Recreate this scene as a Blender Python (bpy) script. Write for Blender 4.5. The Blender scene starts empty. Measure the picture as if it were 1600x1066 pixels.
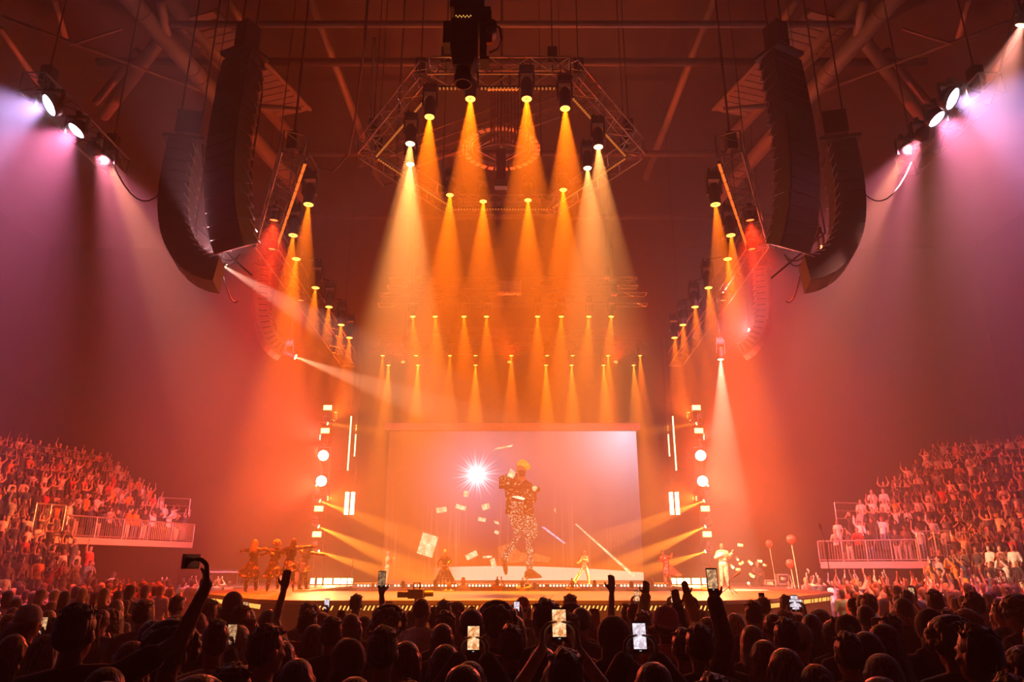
import bpy, math, random
from mathutils import Vector, Matrix, Euler
sc = bpy.context.scene
col = sc.collection
rnd = random.Random(7)
V = Vector
# ------------------------------------------------------------------ camera, world haze, exposure
F = 1123.0                       # focal length in pixels of the 1600 x 1066 frame
TH = math.radians(17.63)         # the camera looks up
CZ = 2.15
cam = bpy.data.cameras.new('camera')
cam_o = bpy.data.objects.new('camera', cam); col.objects.link(cam_o)
cam.sensor_width = 36.0; cam.lens = 36.0 * F / 1600.0
cam.clip_end = 300
cam_o.location = (0, 0, CZ); cam_o.rotation_euler = (math.pi / 2 + TH, 0, 0)
sc.camera = cam_o
sc.view_settings.view_transform = 'Standard'
sc.view_settings.look = 'None'
sc.view_settings.gamma = 1.0
sc.view_settings.use_curve_mapping = False
sc.view_settings.exposure = 0.0
world = bpy.data.worlds.new('arena_haze'); sc.world = world; world.use_nodes = True
wn = world.node_tree
wn.nodes['Background'].inputs[0].default_value = (0.05, 0.01, 0.01, 1)
wn.nodes['Background'].inputs[1].default_value = 0.0
_vs = wn.nodes.new('ShaderNodeVolumeScatter')
_vs.inputs['Density'].default_value = 0.0085
_vs.inputs['Anisotropy'].default_value = 0.4
wn.links.new(_vs.outputs[0], wn.nodes['World Output'].inputs['Volume'])
sc.cycles.use_denoising = True
sc.cycles.use_adaptive_sampling = False
sc.cycles.max_bounces = 4
sc.cycles.diffuse_bounces = 1
sc.cycles.glossy_bounces = 2
sc.cycles.volume_bounces = 0
sc.cycles.sample_clamp_indirect = 4.0
# light powers and colours, used by the lamp builders below
AMBER = (1.0, 0.15, 0.002); PALE = (1.0, 0.33, 0.075); RED = (1.0, 0.035, 0.006)
PW = dict(hexa=120000, hexa_pale=80000, side=80000, rear_a=75000, rear_b=140000, blinder=8500,
          tower=250000, wash_cool=14500, wash_rose=62000, red_wash=22000, key=150000, beam=120000)

def ray(x, y):
    u = (x - 800) / F; v = (533 - y) / F
    return V((u, math.cos(TH) - v * math.sin(TH), math.sin(TH) + v * math.cos(TH)))
def at(x, y, Y):
    d = ray(x, y); return V((0, 0, CZ)) + d * (Y / d.y)
def onz(x, y, z):
    d = ray(x, y); return V((0, 0, CZ)) + d * ((z - CZ) / d.z)

# ------------------------------------------------------------------ materials
MATS = {}
def mat(name, c, rough=0.6, metal=0.0, vary=0.15, scale=6.0, bump=0.0, sheen=0.0, spec=0.5):
    if name in MATS: return MATS[name]
    m = bpy.data.materials.new(name); m.use_nodes = True
    nt = m.node_tree; b = nt.nodes['Principled BSDF']
    tc = nt.nodes.new('ShaderNodeTexCoord')
    n = nt.nodes.new('ShaderNodeTexNoise'); n.inputs['Scale'].default_value = scale; n.inputs['Detail'].default_value = 4
    nt.links.new(tc.outputs['Object'], n.inputs['Vector'])
    r = nt.nodes.new('ShaderNodeMapRange')
    r.inputs[1].default_value = 0.3; r.inputs[2].default_value = 0.7
    r.inputs[3].default_value = 1 - vary; r.inputs[4].default_value = 1 + vary
    nt.links.new(n.outputs['Fac'], r.inputs[0])
    mx = nt.nodes.new('ShaderNodeVectorMath'); mx.operation = 'SCALE'
    mx.inputs[0].default_value = c
    nt.links.new(r.outputs[0], mx.inputs['Scale'])
    nt.links.new(mx.outputs[0], b.inputs['Base Color'])
    b.inputs['Roughness'].default_value = rough; b.inputs['Metallic'].default_value = metal
    b.inputs['Specular IOR Level'].default_value = spec
    if sheen:
        b.inputs['Sheen Weight'].default_value = sheen; b.inputs['Sheen Roughness'].default_value = 0.35
    if bump:
        bp = nt.nodes.new('ShaderNodeBump'); bp.inputs['Strength'].default_value = bump; bp.inputs['Distance'].default_value = 0.02
        nt.links.new(n.outputs['Fac'], bp.inputs['Height']); nt.links.new(bp.outputs[0], b.inputs['Normal'])
    MATS[name] = m
    return m
def emis(name, c, s):
    if name in MATS: return MATS[name]
    m = bpy.data.materials.new(name); m.use_nodes = True
    nt = m.node_tree; nt.nodes.remove(nt.nodes['Principled BSDF'])
    e = nt.nodes.new('ShaderNodeEmission'); e.inputs[0].default_value = (*c, 1); e.inputs[1].default_value = s
    nt.links.new(e.outputs[0], nt.nodes['Material Output'].inputs[0])
    m.cycles.emission_sampling = 'NONE'
    MATS[name] = m
    return m
def hair_mat(name, c):
    if name in MATS: return MATS[name]
    m = bpy.data.materials.new(name); m.use_nodes = True
    nt = m.node_tree; b = nt.nodes['Principled BSDF']
    tc = nt.nodes.new('ShaderNodeTexCoord'); mp = nt.nodes.new('ShaderNodeMapping')
    mp.inputs['Scale'].default_value = (70, 70, 5)
    n = nt.nodes.new('ShaderNodeTexNoise'); n.inputs['Scale'].default_value = 1.0; n.inputs['Detail'].default_value = 3
    nt.links.new(tc.outputs['Object'], mp.inputs[0]); nt.links.new(mp.outputs[0], n.inputs['Vector'])
    rp = nt.nodes.new('ShaderNodeValToRGB')
    rp.color_ramp.elements[0].position = 0.35; rp.color_ramp.elements[1].position = 0.68
    rp.color_ramp.elements[0].color = (c[0] * .35, c[1] * .35, c[2] * .35, 1)
    rp.color_ramp.elements[1].color = (min(1, c[0] * 1.5), min(1, c[1] * 1.5), min(1, c[2] * 1.5), 1)
    nt.links.new(n.outputs['Fac'], rp.inputs[0]); nt.links.new(rp.outputs[0], b.inputs['Base Color'])
    bp = nt.nodes.new('ShaderNodeBump'); bp.inputs['Strength'].default_value = 0.9; bp.inputs['Distance'].default_value = 0.0085
    nt.links.new(n.outputs['Fac'], bp.inputs['Height']); nt.links.new(bp.outputs[0], b.inputs['Normal'])
    b.inputs['Roughness'].default_value = 0.42
    b.inputs['Sheen Weight'].default_value = 0.12; b.inputs['Sheen Roughness'].default_value = 0.3
    MATS[name] = m
    return m

# ------------------------------------------------------------------ mesh builder
def frame_z(d):
    d = V(d).normalized()
    a = V((0, 0, 1)) if abs(d.z) < 0.95 else V((1, 0, 0))
    x = a.cross(d).normalized(); y = d.cross(x)
    return x, y, d
class MB:
    def __init__(s): s.v = []; s.f = []
    def add(s, vs, fs):
        o = len(s.v); s.v += [tuple(p) for p in vs]; s.f += [tuple(i + o for i in f) for f in fs]; return s
    def box(s, c, d, R=None):
        hx, hy, hz = d[0] / 2, d[1] / 2, d[2] / 2; c = V(c)
        P = [V((x, y, z)) for z in (-hz, hz) for y in (-hy, hy) for x in (-hx, hx)]
        if R is not None: P = [R @ p for p in P]
        return s.add([c + p for p in P], [(0, 2, 3, 1), (4, 5, 7, 6), (0, 1, 5, 4), (2, 6, 7, 3), (0, 4, 6, 2), (1, 3, 7, 5)])
    def tube(s, p0, p1, r, n=8, r1=None, caps=True):
        p0, p1 = V(p0), V(p1); r1 = r if r1 is None else r1
        x, y, d = frame_z(p1 - p0)
        vs = []
        for p, q in ((p0, r), (p1, r1)):
            for k in range(n):
                a = 2 * math.pi * k / n; vs.append(p + x * (q * math.cos(a)) + y * (q * math.sin(a)))
        fs = [(k, (k + 1) % n, n + (k + 1) % n, n + k) for k in range(n)]
        if caps: fs += [tuple(range(n - 1, -1, -1)), tuple(range(n, 2 * n))]
        return s.add(vs, fs)
    def path(s, pts, r, n=6):
        pts = [V(p) for p in pts]
        vs = []; fs = []
        for i, p in enumerate(pts):
            d = (pts[min(i + 1, len(pts) - 1)] - pts[max(i - 1, 0)])
            x, y, d = frame_z(d)
            for k in range(n):
                a = 2 * math.pi * k / n; vs.append(p + x * (r * math.cos(a)) + y * (r * math.sin(a)))
        for i in range(len(pts) - 1):
            for k in range(n):
                fs.append((i * n + k, i * n + (k + 1) % n, (i + 1) * n + (k + 1) % n, (i + 1) * n + k))
        fs += [tuple(range(n - 1, -1, -1)), tuple(range((len(pts) - 1) * n, len(pts) * n))]
        return s.add(vs, fs)
    def lathe(s, prof, n=16, o=(0, 0, 0), close=False):
        o = V(o); vs = []; fs = []
        for r, z in prof:
            for k in range(n):
                a = 2 * math.pi * k / n; vs.append(o + V((r * math.cos(a), r * math.sin(a), z)))
        m = len(prof)
        for i in range(m - 1 + (1 if close else 0)):
            j = (i + 1) % m
            for k in range(n):
                fs.append((i * n + k, i * n + (k + 1) % n, j * n + (k + 1) % n, j * n + k))
        return s.add(vs, fs)
    def prism(s, poly, z0, z1):
        n = len(poly)
        vs = [(x, y, z0) for x, y in poly] + [(x, y, z1) for x, y in poly]
        fs = [tuple(range(n - 1, -1, -1)), tuple(range(n, 2 * n))] + [(k, (k + 1) % n, n + (k + 1) % n, n + k) for k in range(n)]
        return s.add(vs, fs)
    def slab(s, pts, nrm, t):
        pts = [V(p) for p in pts]; q = [p + V(nrm) * t for p in pts]; n = len(pts)
        return s.add(pts + q, [tuple(range(n - 1, -1, -1)), tuple(range(n, 2 * n))] + [(k, (k + 1) % n, n + (k + 1) % n, n + k) for k in range(n)])
    def ball(s, c, r, n=10, m=6):
        c = V(c); r = V(r) if hasattr(r, '__len__') else V((r, r, r)); vs = [c + V((0, 0, -r.z))]; fs = []
        for i in range(1, m):
            t = math.pi * i / m
            for k in range(n):
                a = 2 * math.pi * k / n
                vs.append(c + V((r.x * math.sin(t) * math.cos(a), r.y * math.sin(t) * math.sin(a), -r.z * math.cos(t))))
        vs.append(c + V((0, 0, r.z)))
        for k in range(n): fs.append((0, 1 + (k + 1) % n, 1 + k))
        for i in range(m - 2):
            for k in range(n):
                a = 1 + i * n; fs.append((a + k, a + (k + 1) % n, a + n + (k + 1) % n, a + n + k))
        e = len(vs) - 1; a = 1 + (m - 2) * n
        for k in range(n): fs.append((a + k, a + (k + 1) % n, e))
        return s.add(vs, fs)
    def mesh(s, name, m, smooth=False):
        me = bpy.data.meshes.new(name); me.from_pydata(s.v, [], s.f); me.update()
        if m: me.materials.append(m)
        if smooth: me.polygons.foreach_set('use_smooth', [True] * len(me.polygons))
        return me
    def build(s, name, m, parent=None, smooth=False):
        return link(name, s.mesh(name, m, smooth), parent)
def link(name, me, parent=None, loc=None, rot=None):
    o = bpy.data.objects.new(name, me); col.objects.link(o)
    if parent is not None: o.parent = parent
    if loc is not None: o.location = loc
    if rot is not None: o.rotation_euler = rot
    return o
def tag(o, label=None, cat=None, group=None, kind=None):
    if label: o['label'] = label
    if cat: o['category'] = cat
    if group: o['group'] = group
    if kind: o['kind'] = kind
    return o
def thing(name, label, cat, loc=(0, 0, 0), rot=None, group=None):
    o = link(name, None, None, loc, rot); o.empty_display_size = 0.2
    return tag(o, label, cat, group)
def struct(o): o['kind'] = 'structure'; return o
def lamp(kind, loc, target, c, p, ang=30, blend=0.4, r=0.05, parent=None):
    l = bpy.data.lights.new('light_source', kind); l.color = c; l.energy = p; l.shadow_soft_size = r
    if kind == 'SPOT': l.spot_size = math.radians(ang); l.spot_blend = blend
    o = bpy.data.objects.new('light_source', l); col.objects.link(o)
    o.location = loc
    if target is not None: o.rotation_euler = (V(target) - V(loc)).to_track_quat('-Z', 'Y').to_euler()
    if parent is not None: o.parent = parent
    return o
ONES = 'zeroth first second third fourth fifth sixth seventh eighth ninth tenth eleventh twelfth thirteenth fourteenth fifteenth sixteenth seventeenth eighteenth nineteenth'.split()
TENS = {2: 'twent', 3: 'thirt', 4: 'fort', 5: 'fift', 6: 'sixt', 7: 'sevent', 8: 'eight', 9: 'ninet'}
def ordinal(n):
    if n < 20: return ONES[n]
    t, u = divmod(n, 10)
    return TENS[t] + 'ieth' if u == 0 else TENS[t] + 'y-' + ONES[u]

STEEL = mat('black_steel', (.03, .03, .032), .45, .6)
ALU = mat('truss_aluminium', (.32, .30, .29), .35, .9)
DALU = mat('black_powder_coated_truss', (.13, .12, .115), .35, .7)
BLACK = mat('matt_black_paint', (.012, .012, .013), .6)
CAB = mat('black_cabinet_paint', (.018, .017, .018), .55, 0, .2, 20)
GRILLE = mat('perforated_grille', (.03, .03, .03), .5, .4, .3, 60)
RUBBER = mat('cable_rubber', (.012, .012, .012), .5)
SKIN = [mat('skin_%s' % n, c, .5, 0, .06, 12) for n, c in (('fair', (.62, .36, .26)), ('tan', (.45, .24, .15)), ('brown', (.24, .11, .065)), ('dark', (.10, .045, .028)))]
LENS = emis('lamp_lens_amber', (1, .42, .07), 4.0)
LENSP = emis('lamp_lens_pale', (1, .7, .35), 6.0)
# ------------------------------------------------------------------ the arena shell
CONC = mat('dark_concrete', (.05, .045, .045), .75, 0, .25, 1.5)
WALLM = mat('black_drape_wall', (.005, .004, .0045), .9, 0, .3, .6, 0, 0, .1)
ROOFM = mat('roof_sheeting', (.02, .018, .018), .8, 0, .25, .5)
BEAMM = mat('painted_roof_steel', (.17, .14, .135), .55, 0, .15, 1.5)
DECKM = mat('stage_deck_laminate', (.075, .065, .06), .33, 0, .18, 1.2)
struct(MB().box((0, 24, -.15), (90, 84, .3)).build('floor', CONC))
struct(MB().box((0, 60, 15), (90, .4, 32)).build('wall_back', WALLM))
struct(MB().box((-42, 24, 15), (.4, 84, 32)).build('wall_left', WALLM))
struct(MB().box((42, 24, 15), (.4, 84, 32)).build('wall_right', WALLM))
struct(MB().box((0, 24, 30.2), (90, 84, .4)).build('ceiling', ROOFM))
ceil = struct(link('roof_steelwork', None))
ZB = 22.0
def beam(p, q, r, n=14, m=BEAMM, name='beam'):
    return MB().tube(p, q, r, n).build(name, m, ceil, True)
for s in (-1, 1):
    def mx(x): return 800 + s * (x - 800)
    a, b = onz(mx(205), 0, ZB), onz(mx(436), 262, ZB)
    d = (b - a); beam(a - d * .5, b + d * .3, .36)
    for t in (.05, .33, .38, .62):                                   # clamps round the pipe
        p = a + d * t; beam(p, p + d.normalized() * .03, .375, 14, RUBBER, 'pipe_strap')
    a2, b2 = onz(mx(300), 40, ZB + 1.5), onz(mx(372), 120, ZB + 1.5)
    beam(a2 - (b2 - a2), b2 + (b2 - a2) * 1.4, .3)
    a3, b3 = onz(mx(250), 0, ZB), onz(mx(262), 62, ZB); beam(a3, b3, .17)
    a4, b4 = onz(mx(185), 150, ZB + 3), onz(mx(252), 60, ZB + 3); beam(a4 + (a4 - b4) * .4, b4, .3)
    a5, b5 = onz(mx(485), 0, ZB + 5), onz(mx(548), 165, ZB + 5); beam(a5 - (b5 - a5) * .3, b5 + (b5 - a5), .2)
    for (x0, y0, x1, y1, z, r) in ((2, 25, 330, 148, 24, .07), (110, 70, 190, 45, 24, .06), (85, 0, 102, 58, 25, .13), (0, 45, 60, 130, 25, .15),
                                   (400, 165, 470, 172, 22, .12), (265, 38, 330, 38, 22, .12), (150, 160, 215, 80, 26, .2), (355, 0, 385, 45, 24, .2)):
        beam(onz(mx(x0), y0, z), onz(mx(x1), y1, z), r, 8)
    # upper catwalk beside the pipe: planks between two edge beams
    c0, c1 = onz(mx(300), 25, 23.4), onz(mx(455), 178, 23.4)
    dv = (c1 - c0).normalized(); nv = V((-dv.y, dv.x, 0)) * (1 if s < 0 else -1)
    L = (c1 - c0).length
    for k in range(17):
        p = c0 + dv * (L * (k + .5) / 17)
        R = Matrix.Rotation(math.atan2(dv.y, dv.x), 3, 'Z')
        MB().box(p, (L / 17 * .86, 2.1, .08), R).build('catwalk_plank', mat('catwalk_plank', (.2, .15, .14), .6, 0, .2, 3), ceil)
    for e in (-1.1, 1.1): beam(c0 + nv * e, c1 + nv * e, .1, 6)
yb = onz(800, 38, ZB).y
beam((-12.5, yb, ZB), (12.5, yb, ZB), .13, 10)
for yy in (29, 37, 45):
    beam((-20, yy, 25.5), (20, yy, 25.5), .2, 10, mat('dark_roof_steel', (.06, .05, .05), .6))
for (x0, y0, x1, y1) in ((560, 262, 905, 138), (610, 275, 940, 160), (640, 262, 905, 172)):
    a, b = onz(x0, y0, 24), onz(x1, y1, 24)
    for dz in (0, .7): beam(a + V((0, 0, dz)), b + V((0, 0, dz)), .05, 6)
    n = 14; m = MB()
    for k in range(n): m.tube(a.lerp(b, k / n) + V((0, 0, .7 * (k % 2))), a.lerp(b, (k + 1) / n) + V((0, 0, .7 * ((k + 1) % 2))), .03, 5)
    m.build('lattice', BEAMM, ceil)

# ------------------------------------------------------------------ the ring-shaped stage with a standing pit in its middle
DZ = 1.4
stage = thing('concert_stage', 'wide low concert stage with glossy deck and chamfered front corners', 'stage', (0, 0, 0))
def deck(poly, name):
    MB().prism(poly, DZ - .09, DZ).build(name, DECKM, stage)
deck([(-11, 27.6), (-10.6, 25.6), (-6.6, 19.9), (-5.4, 19.3), (5.4, 19.3), (6.6, 19.9), (10.8, 25.6), (11.4, 27.6)], 'front_runway')
deck([(-11, 27.6), (-7.6, 27.6), (-7.6, 36.0), (-11.4, 36.0)], 'side_runway')
deck([(7.6, 27.6), (11.4, 27.6), (11.6, 36.0), (7.6, 36.0)], 'side_runway')
deck([(-15, 36.0), (15, 36.0), (15, 46.0), (-15, 46.0)], 'main_deck')
FAS = mat('stage_fascia_cloth', (.008, .006, .006), .7, 0, .3, 3)
def fascia(pts, name='fascia'):
    for a, b in zip(pts, pts[1:]):
        a3, b3 = V((a[0], a[1], 0)), V((b[0], b[1], 0)); d = (b3 - a3).normalized(); n = V((d.y, -d.x, 0))
        MB().slab([a3 - n * .12, b3 - n * .12, b3 - n * .12 + V((0, 0, DZ - .09)), a3 - n * .12 + V((0, 0, DZ - .09))], -n, .05).build(name, FAS, stage)
fascia([(-11.4, 36), (-11, 27.6), (-10.6, 25.6), (-6.6, 19.9), (-5.4, 19.3), (5.4, 19.3), (6.6, 19.9), (10.8, 25.6), (11.4, 27.6), (11.6, 36)])
fascia([(-15, 36.1), (-11.6, 36.1)]); fascia([(11.8, 36.1), (15, 36.1)]); fascia([(7.4, 27.75), (-7.4, 27.75)]); fascia([(-7.4, 35.9), (7.4, 35.9)]); fascia([(-7.7, 27.7), (-7.7, 35.9)]); fascia([(7.7, 35.9), (7.7, 27.7)])
# slanted light cells along the outer edge and dots along the main deck edge
LEDA = emis('edge_light_amber', (1, .42, .08), 2.2); LEDW = emis('edge_light_warm', (1, .75, .5), 2.5)
def edge_cells(pts, label, step=.105, z0=1.16, z1=1.27, m=LEDA, slant=.05, w=.035, out=-.1):
    t = thing('edge_light_strip', label, 'light strip', (0, 0, 0))
    mb = MB(); rail = MB()
    for a, b in zip(pts, pts[1:]):
        a3, b3 = V((a[0], a[1], 0)), V((b[0], b[1], 0)); d = (b3 - a3).normalized(); n = V((d.y, -d.x, 0)); L = (b3 - a3).length
        k = 0.06
        while k < L - .1:
            if rnd.random() < .9:
                p = a3 + d * k + n * (out + .012)
                mb.slab([p + V((0, 0, z0)), p + d * w + V((0, 0, z0)), p + d * (w + slant) + V((0, 0, z1)), p + d * slant + V((0, 0, z1))], n, .01)
            k += step
        q = n * (out - .02)
        rail.slab([a3 + q + V((0, 0, z0 - .02)), b3 + q + V((0, 0, z0 - .02)), b3 + q + V((0, 0, z1 + .02)), a3 + q + V((0, 0, z1 + .02))], n, .03)
    rail.build('mounting_rail', BLACK, t)
    c = mb.build('light_cells', m, t); c['kind'] = 'stuff'
edge_cells([(-10.6, 25.6), (-6.6, 19.9)], 'slanted amber light strip along the left chamfered stage edge')
edge_cells([(-5.4, 19.3), (5.4, 19.3)], 'long amber light strip along the straight front stage edge')
edge_cells([(6.6, 19.9), (10.8, 25.6)], 'slanted amber light strip along the right chamfered stage edge')
edge_cells([(-7.4, 36.0), (7.4, 36.0)], 'row of warm dot lights along the main deck edge behind the pit', .16, DZ - .03, DZ + .06, LEDW, 0, .09, 0.0)

# ------------------------------------------------------------------ video wall
SY = 43.0
c_tl, c_tr, c_br, c_bl = at(607, 674, SY), at(994, 674, SY), at(1006, 907, SY), at(597, 907, SY)
SW = (c_tr.x - c_tl.x + c_br.x - c_bl.x) / 2; SX = (c_tl.x + c_tr.x + c_br.x + c_bl.x) / 4
SZ0, SZ1 = c_bl.z, c_tl.z; SH = SZ1 - SZ0
def sp(x, y, off=0.0):                 # point on the video wall seen at a pixel
    p = at(x, y, SY); p.y = SY - off; return p
def screen_mat():
    m = bpy.data.materials.new('video_wall_picture'); m.use_nodes = True
    nt = m.node_tree; nt.nodes.remove(nt.nodes['Principled BSDF']); N = nt.nodes.new; L = nt.links.new
    geo = N('ShaderNodeNewGeometry'); sep = N('ShaderNodeSeparateXYZ'); L(geo.outputs['Position'], sep.inputs[0])
    def math_(op, a, b=None):
        n = N('ShaderNodeMath'); n.operation = op
        for i, q in enumerate((a, b)):
            if q is None: continue
            if isinstance(q, (int, float)): n.inputs[i].default_value = q
            else: L(q, n.inputs[i])
        return n.outputs[0]
    def rng(v, a, b, c=0, d=1):
        n = N('ShaderNodeMapRange'); n.interpolation_type = 'SMOOTHSTEP'
        L(v, n.inputs[0]); n.inputs[1].default_value = a; n.inputs[2].default_value = b; n.inputs[3].default_value = c; n.inputs[4].default_value = d
        return n.outputs[0]
    def mixc(f, A, B, mode='MIX'):
        n = N('ShaderNodeMix'); n.data_type = 'RGBA'; n.blend_type = mode
        if isinstance(f, (int, float)): n.inputs[0].default_value = f
        else: L(f, n.inputs[0])
        for i, q in ((6, A), (7, B)):
            if isinstance(q, tuple): n.inputs[i].default_value = (*q, 1)
            else: L(q, n.inputs[i])
        return n.outputs[2]
    X, Z = sep.outputs[0], sep.outputs[2]
    u = math_('DIVIDE', math_('SUBTRACT', X, SX - SW / 2), SW); v = math_('DIVIDE', math_('SUBTRACT', Z, SZ0), SH)
    c = mixc(rng(u, 0, .5), (.30, .06, .015), (.14, .055, .07))
    c = mixc(math_('MULTIPLY', rng(u, .35, .95), rng(v, .15, .85)), c, (.34, .21, .30))
    c = mixc(rng(v, .30, .02), c, (.34, .07, .01))
    # starburst lamp filmed on the picture
    p = sp(745, 742)
    dx = math_('SUBTRACT', X, p.x); dz = math_('SUBTRACT', Z, p.z)
    r = math_('SQRT', math_('ADD', math_('MULTIPLY', dx, dx), math_('MULTIPLY', dz, dz)))
    ang = math_('ARCTAN2', dz, dx)
    rays = math_('ADD', .75, math_('ADD', math_('MULTIPLY', .16, math_('SINE', math_('MULTIPLY', ang, 31))), math_('MULTIPLY', .10, math_('SINE', math_('MULTIPLY', ang, 12)))))
    rr = math_('DIVIDE', r, rays)
    glow = math_('POWER', math_('MAXIMUM', math_('SUBTRACT', 1, math_('DIVIDE', rr, 2.0)), 0), 3.2)
    soft = math_('POWER', math_('MAXIMUM', math_('SUBTRACT', 1, math_('DIVIDE', r, 5.0)), 0), 2.0)
    c = mixc(soft, c, (.50, .40, .62)); c = mixc(math_('MINIMUM', math_('MULTIPLY', glow, 2.2), 1), c, (2.2, 2.1, 2.3))
    # corner light
    q = sp(975, 680); ex = math_('SUBTRACT', X, q.x); ez = math_('SUBTRACT', Z, q.z)
    r2 = math_('SQRT', math_('ADD', math_('MULTIPLY', ex, ex), math_('MULTIPLY', ez, ez)))
    c = mixc(math_('POWER', math_('MAXIMUM', math_('SUBTRACT', 1, math_('DIVIDE', r2, 4.2)), 0), 2), c, (1.1, 1.0, 1.3))
    # bright filmed floor
    fz = math_('SUBTRACT', math_('ADD', .065, math_('MULTIPLY', .035, math_('SINE', math_('MULTIPLY', u, 3.0)))), math_('MULTIPLY', .02, u))
    ff = math_('MULTIPLY', math_('LESS_THAN', v, fz), rng(u, .18, .32))
    c = mixc(math_('MULTIPLY', ff, .85), c, (1.1, .85, .62))
    # fine vertical rain streaks
    n = N('ShaderNodeTexNoise'); n.inputs['Scale'].default_value = 1; n.inputs['Detail'].default_value = 2
    mp = N('ShaderNodeMapping'); mp.inputs['Scale'].default_value = (5.5, 1, .12); L(geo.outputs['Position'], mp.inputs[0]); L(mp.outputs[0], n.inputs['Vector'])
    st = rng(n.outputs['Fac'], .55, .75, 0, .3)
    c = mixc(math_('MULTIPLY', st, rng(v, .75, .2)), c, (.9, .45, .25))
    e = N('ShaderNodeEmission'); L(c, e.inputs[0]); e.inputs[1].default_value = 0.85
    L(e.outputs[0], nt.nodes['Material Output'].inputs[0]); m.cycles.emission_sampling = 'NONE'
    return m
SCM = screen_mat()
scr = thing('video_wall', 'large bright video wall showing a figure in a glittering suit', 'video screen', (SX, SY, DZ))
cuts = [SX - SW / 2, sp(660, 800).x, sp(941, 800).x, SX + SW / 2]
for a, b in zip(cuts, cuts[1:]):
    MB().box(((a + b) / 2 - SX, .1, (SZ0 + SZ1) / 2 - DZ), (b - a - .018, .2, SH)).build('screen_panel', SCM, scr)
MB().box((0, .3, (SZ0 + SZ1) / 2 - DZ), (SW + .1, .15, SH + .1)).build('rear_frame', STEEL, scr)
MB().box((0, .25, (SZ0 - DZ) / 2), (SW, .5, SZ0 - DZ)).build('base_plinth', STEEL, scr)
hd = MB().box((0, .3, 0), (SW + .5, .9, .42)).build('header_border', mat('header_cloth', (.3, .15, .1), .8), scr); hd.location = (0, 0, SZ1 - DZ + .26)
# the picture's figure: flat shapes lying on the wall's face
def flat(name, pts, m, off, org=(760, 690, 4.84)):
    P = [sp(org[0] + x / org[2], org[1] + y / org[2]) for x, y in pts]
    P = [V((p.x - SX, -off, p.z - DZ)) for p in P]
    return MB().slab(P, (0, -1, 0), .004).build(name, m, scr)
def glit(name, lo, hi, sc_=9, thr=.45, s=1.0):
    m = bpy.data.materials.new(name); m.use_nodes = True; nt = m.node_tree; nt.nodes.remove(nt.nodes['Principled BSDF'])
    tc = nt.nodes.new('ShaderNodeTexCoord'); n = nt.nodes.new('ShaderNodeTexNoise'); n.inputs['Scale'].default_value = sc_; n.inputs['Detail'].default_value = 6; n.inputs['Roughness'].default_value = .75
    nt.links.new(tc.outputs['Object'], n.inputs[0])
    rp = nt.nodes.new('ShaderNodeValToRGB'); rp.color_ramp.elements[0].position = thr; rp.color_ramp.elements[1].position = thr + .17
    rp.color_ramp.elements[0].color = (*lo, 1); rp.color_ramp.elements[1].color = (*hi, 1)
    nt.links.new(n.outputs['Fac'], rp.inputs[0]); e = nt.nodes.new('ShaderNodeEmission'); e.inputs[1].default_value = s
    nt.links.new(rp.outputs[0], e.inputs[0]); nt.links.new(e.outputs[0], nt.nodes['Material Output'].inputs[0]); m.cycles.emission_sampling = 'NONE'
    return m
G_J = glit('picture_jacket', (.05, .012, .008), (1.7, .95, .5), 6, .54)
G_T = glit('picture_trousers', (.09, .025, .015), (2.6, 1.8, 1.2), 12, .52)
G_D = glit('picture_dark', (.02, .005, .004), (.12, .03, .02), 3, .5)
G_Y = glit('picture_cloth', (.9, .3, .03), (1.3, .65, .12), 4, .5)
G_K = glit('picture_skin', (.28, .08, .04), (.5, .18, .09), 5, .5)
G_N = glit('picture_note', (.9, .5, .25), (1.5, 1.1, .7), 3, .45)
G_H = glit('picture_highlight', (1.2, .8, .5), (1.6, 1.3, 1.0), 6, .4)
flat('figure_leg', [(150, 530), (265, 540), (285, 640), (255, 720), (215, 800), (165, 870), (150, 960), (120, 955), (115, 860), (160, 790), (215, 720), (195, 640)], G_T, .006)
flat('figure_leg', [(255, 540), (365, 545), (388, 640), (388, 700), (350, 760), (355, 860), (350, 960), (300, 980), (305, 860), (295, 740), (270, 650)], G_T, .007)
flat('figure_boot', [(118, 890), (150, 900), (162, 960), (158, 1005), (140, 1010), (128, 975)], G_D, .009)
flat('figure_boot', [(290, 985), (340, 960), (372, 985), (415, 1015), (420, 1032), (300, 1040), (285, 1025)], G_D, .009)
flat('figure_jacket', [(135, 300), (170, 265), (225, 265), (300, 290), (345, 320), (375, 400), (385, 440), (350, 480), (362, 540), (340, 560), (140, 550), (150, 470), (140, 380)], G_J, .011)
flat('figure_shirt', [(185, 455), (280, 455), (275, 540), (180, 540)], G_T, .013)
flat('figure_lapel', [(215, 245), (250, 300), (300, 330), (295, 270), (270, 240)], G_D, .014)
flat('figure_arm', [(95, 270), (150, 245), (190, 300), (330, 322), (400, 345), (410, 370), (380, 400), (250, 365), (95, 358)], G_J, .017)
flat('figure_sleeve_edge', [(95, 335), (250, 345), (345, 335), (345, 350), (250, 362), (95, 358)], G_D, .019)
flat('figure_hand', [(345, 345), (375, 335), (388, 350), (372, 378), (352, 370)], G_N, .021)
flat('figure_fold', [(185, 418), (235, 410), (295, 430), (280, 445), (230, 432)], G_H, .02)
flat('figure_neck', [(240, 230), (290, 230), (300, 290), (270, 310), (235, 280)], G_K, .015)
flat('figure_head', [(228, 180), (250, 165), (290, 170), (303, 200), (300, 240), (275, 265), (245, 260), (228, 225)], G_K, .018)
flat('figure_beard', [(240, 225), (265, 215), (296, 225), (292, 255), (272, 268), (248, 262)], G_D, .0195)
flat('figure_cloth', [(232, 165), (250, 140), (280, 135), (320, 165), (338, 195), (310, 220), (292, 200), (262, 178), (235, 185)], G_Y, .021)
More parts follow.
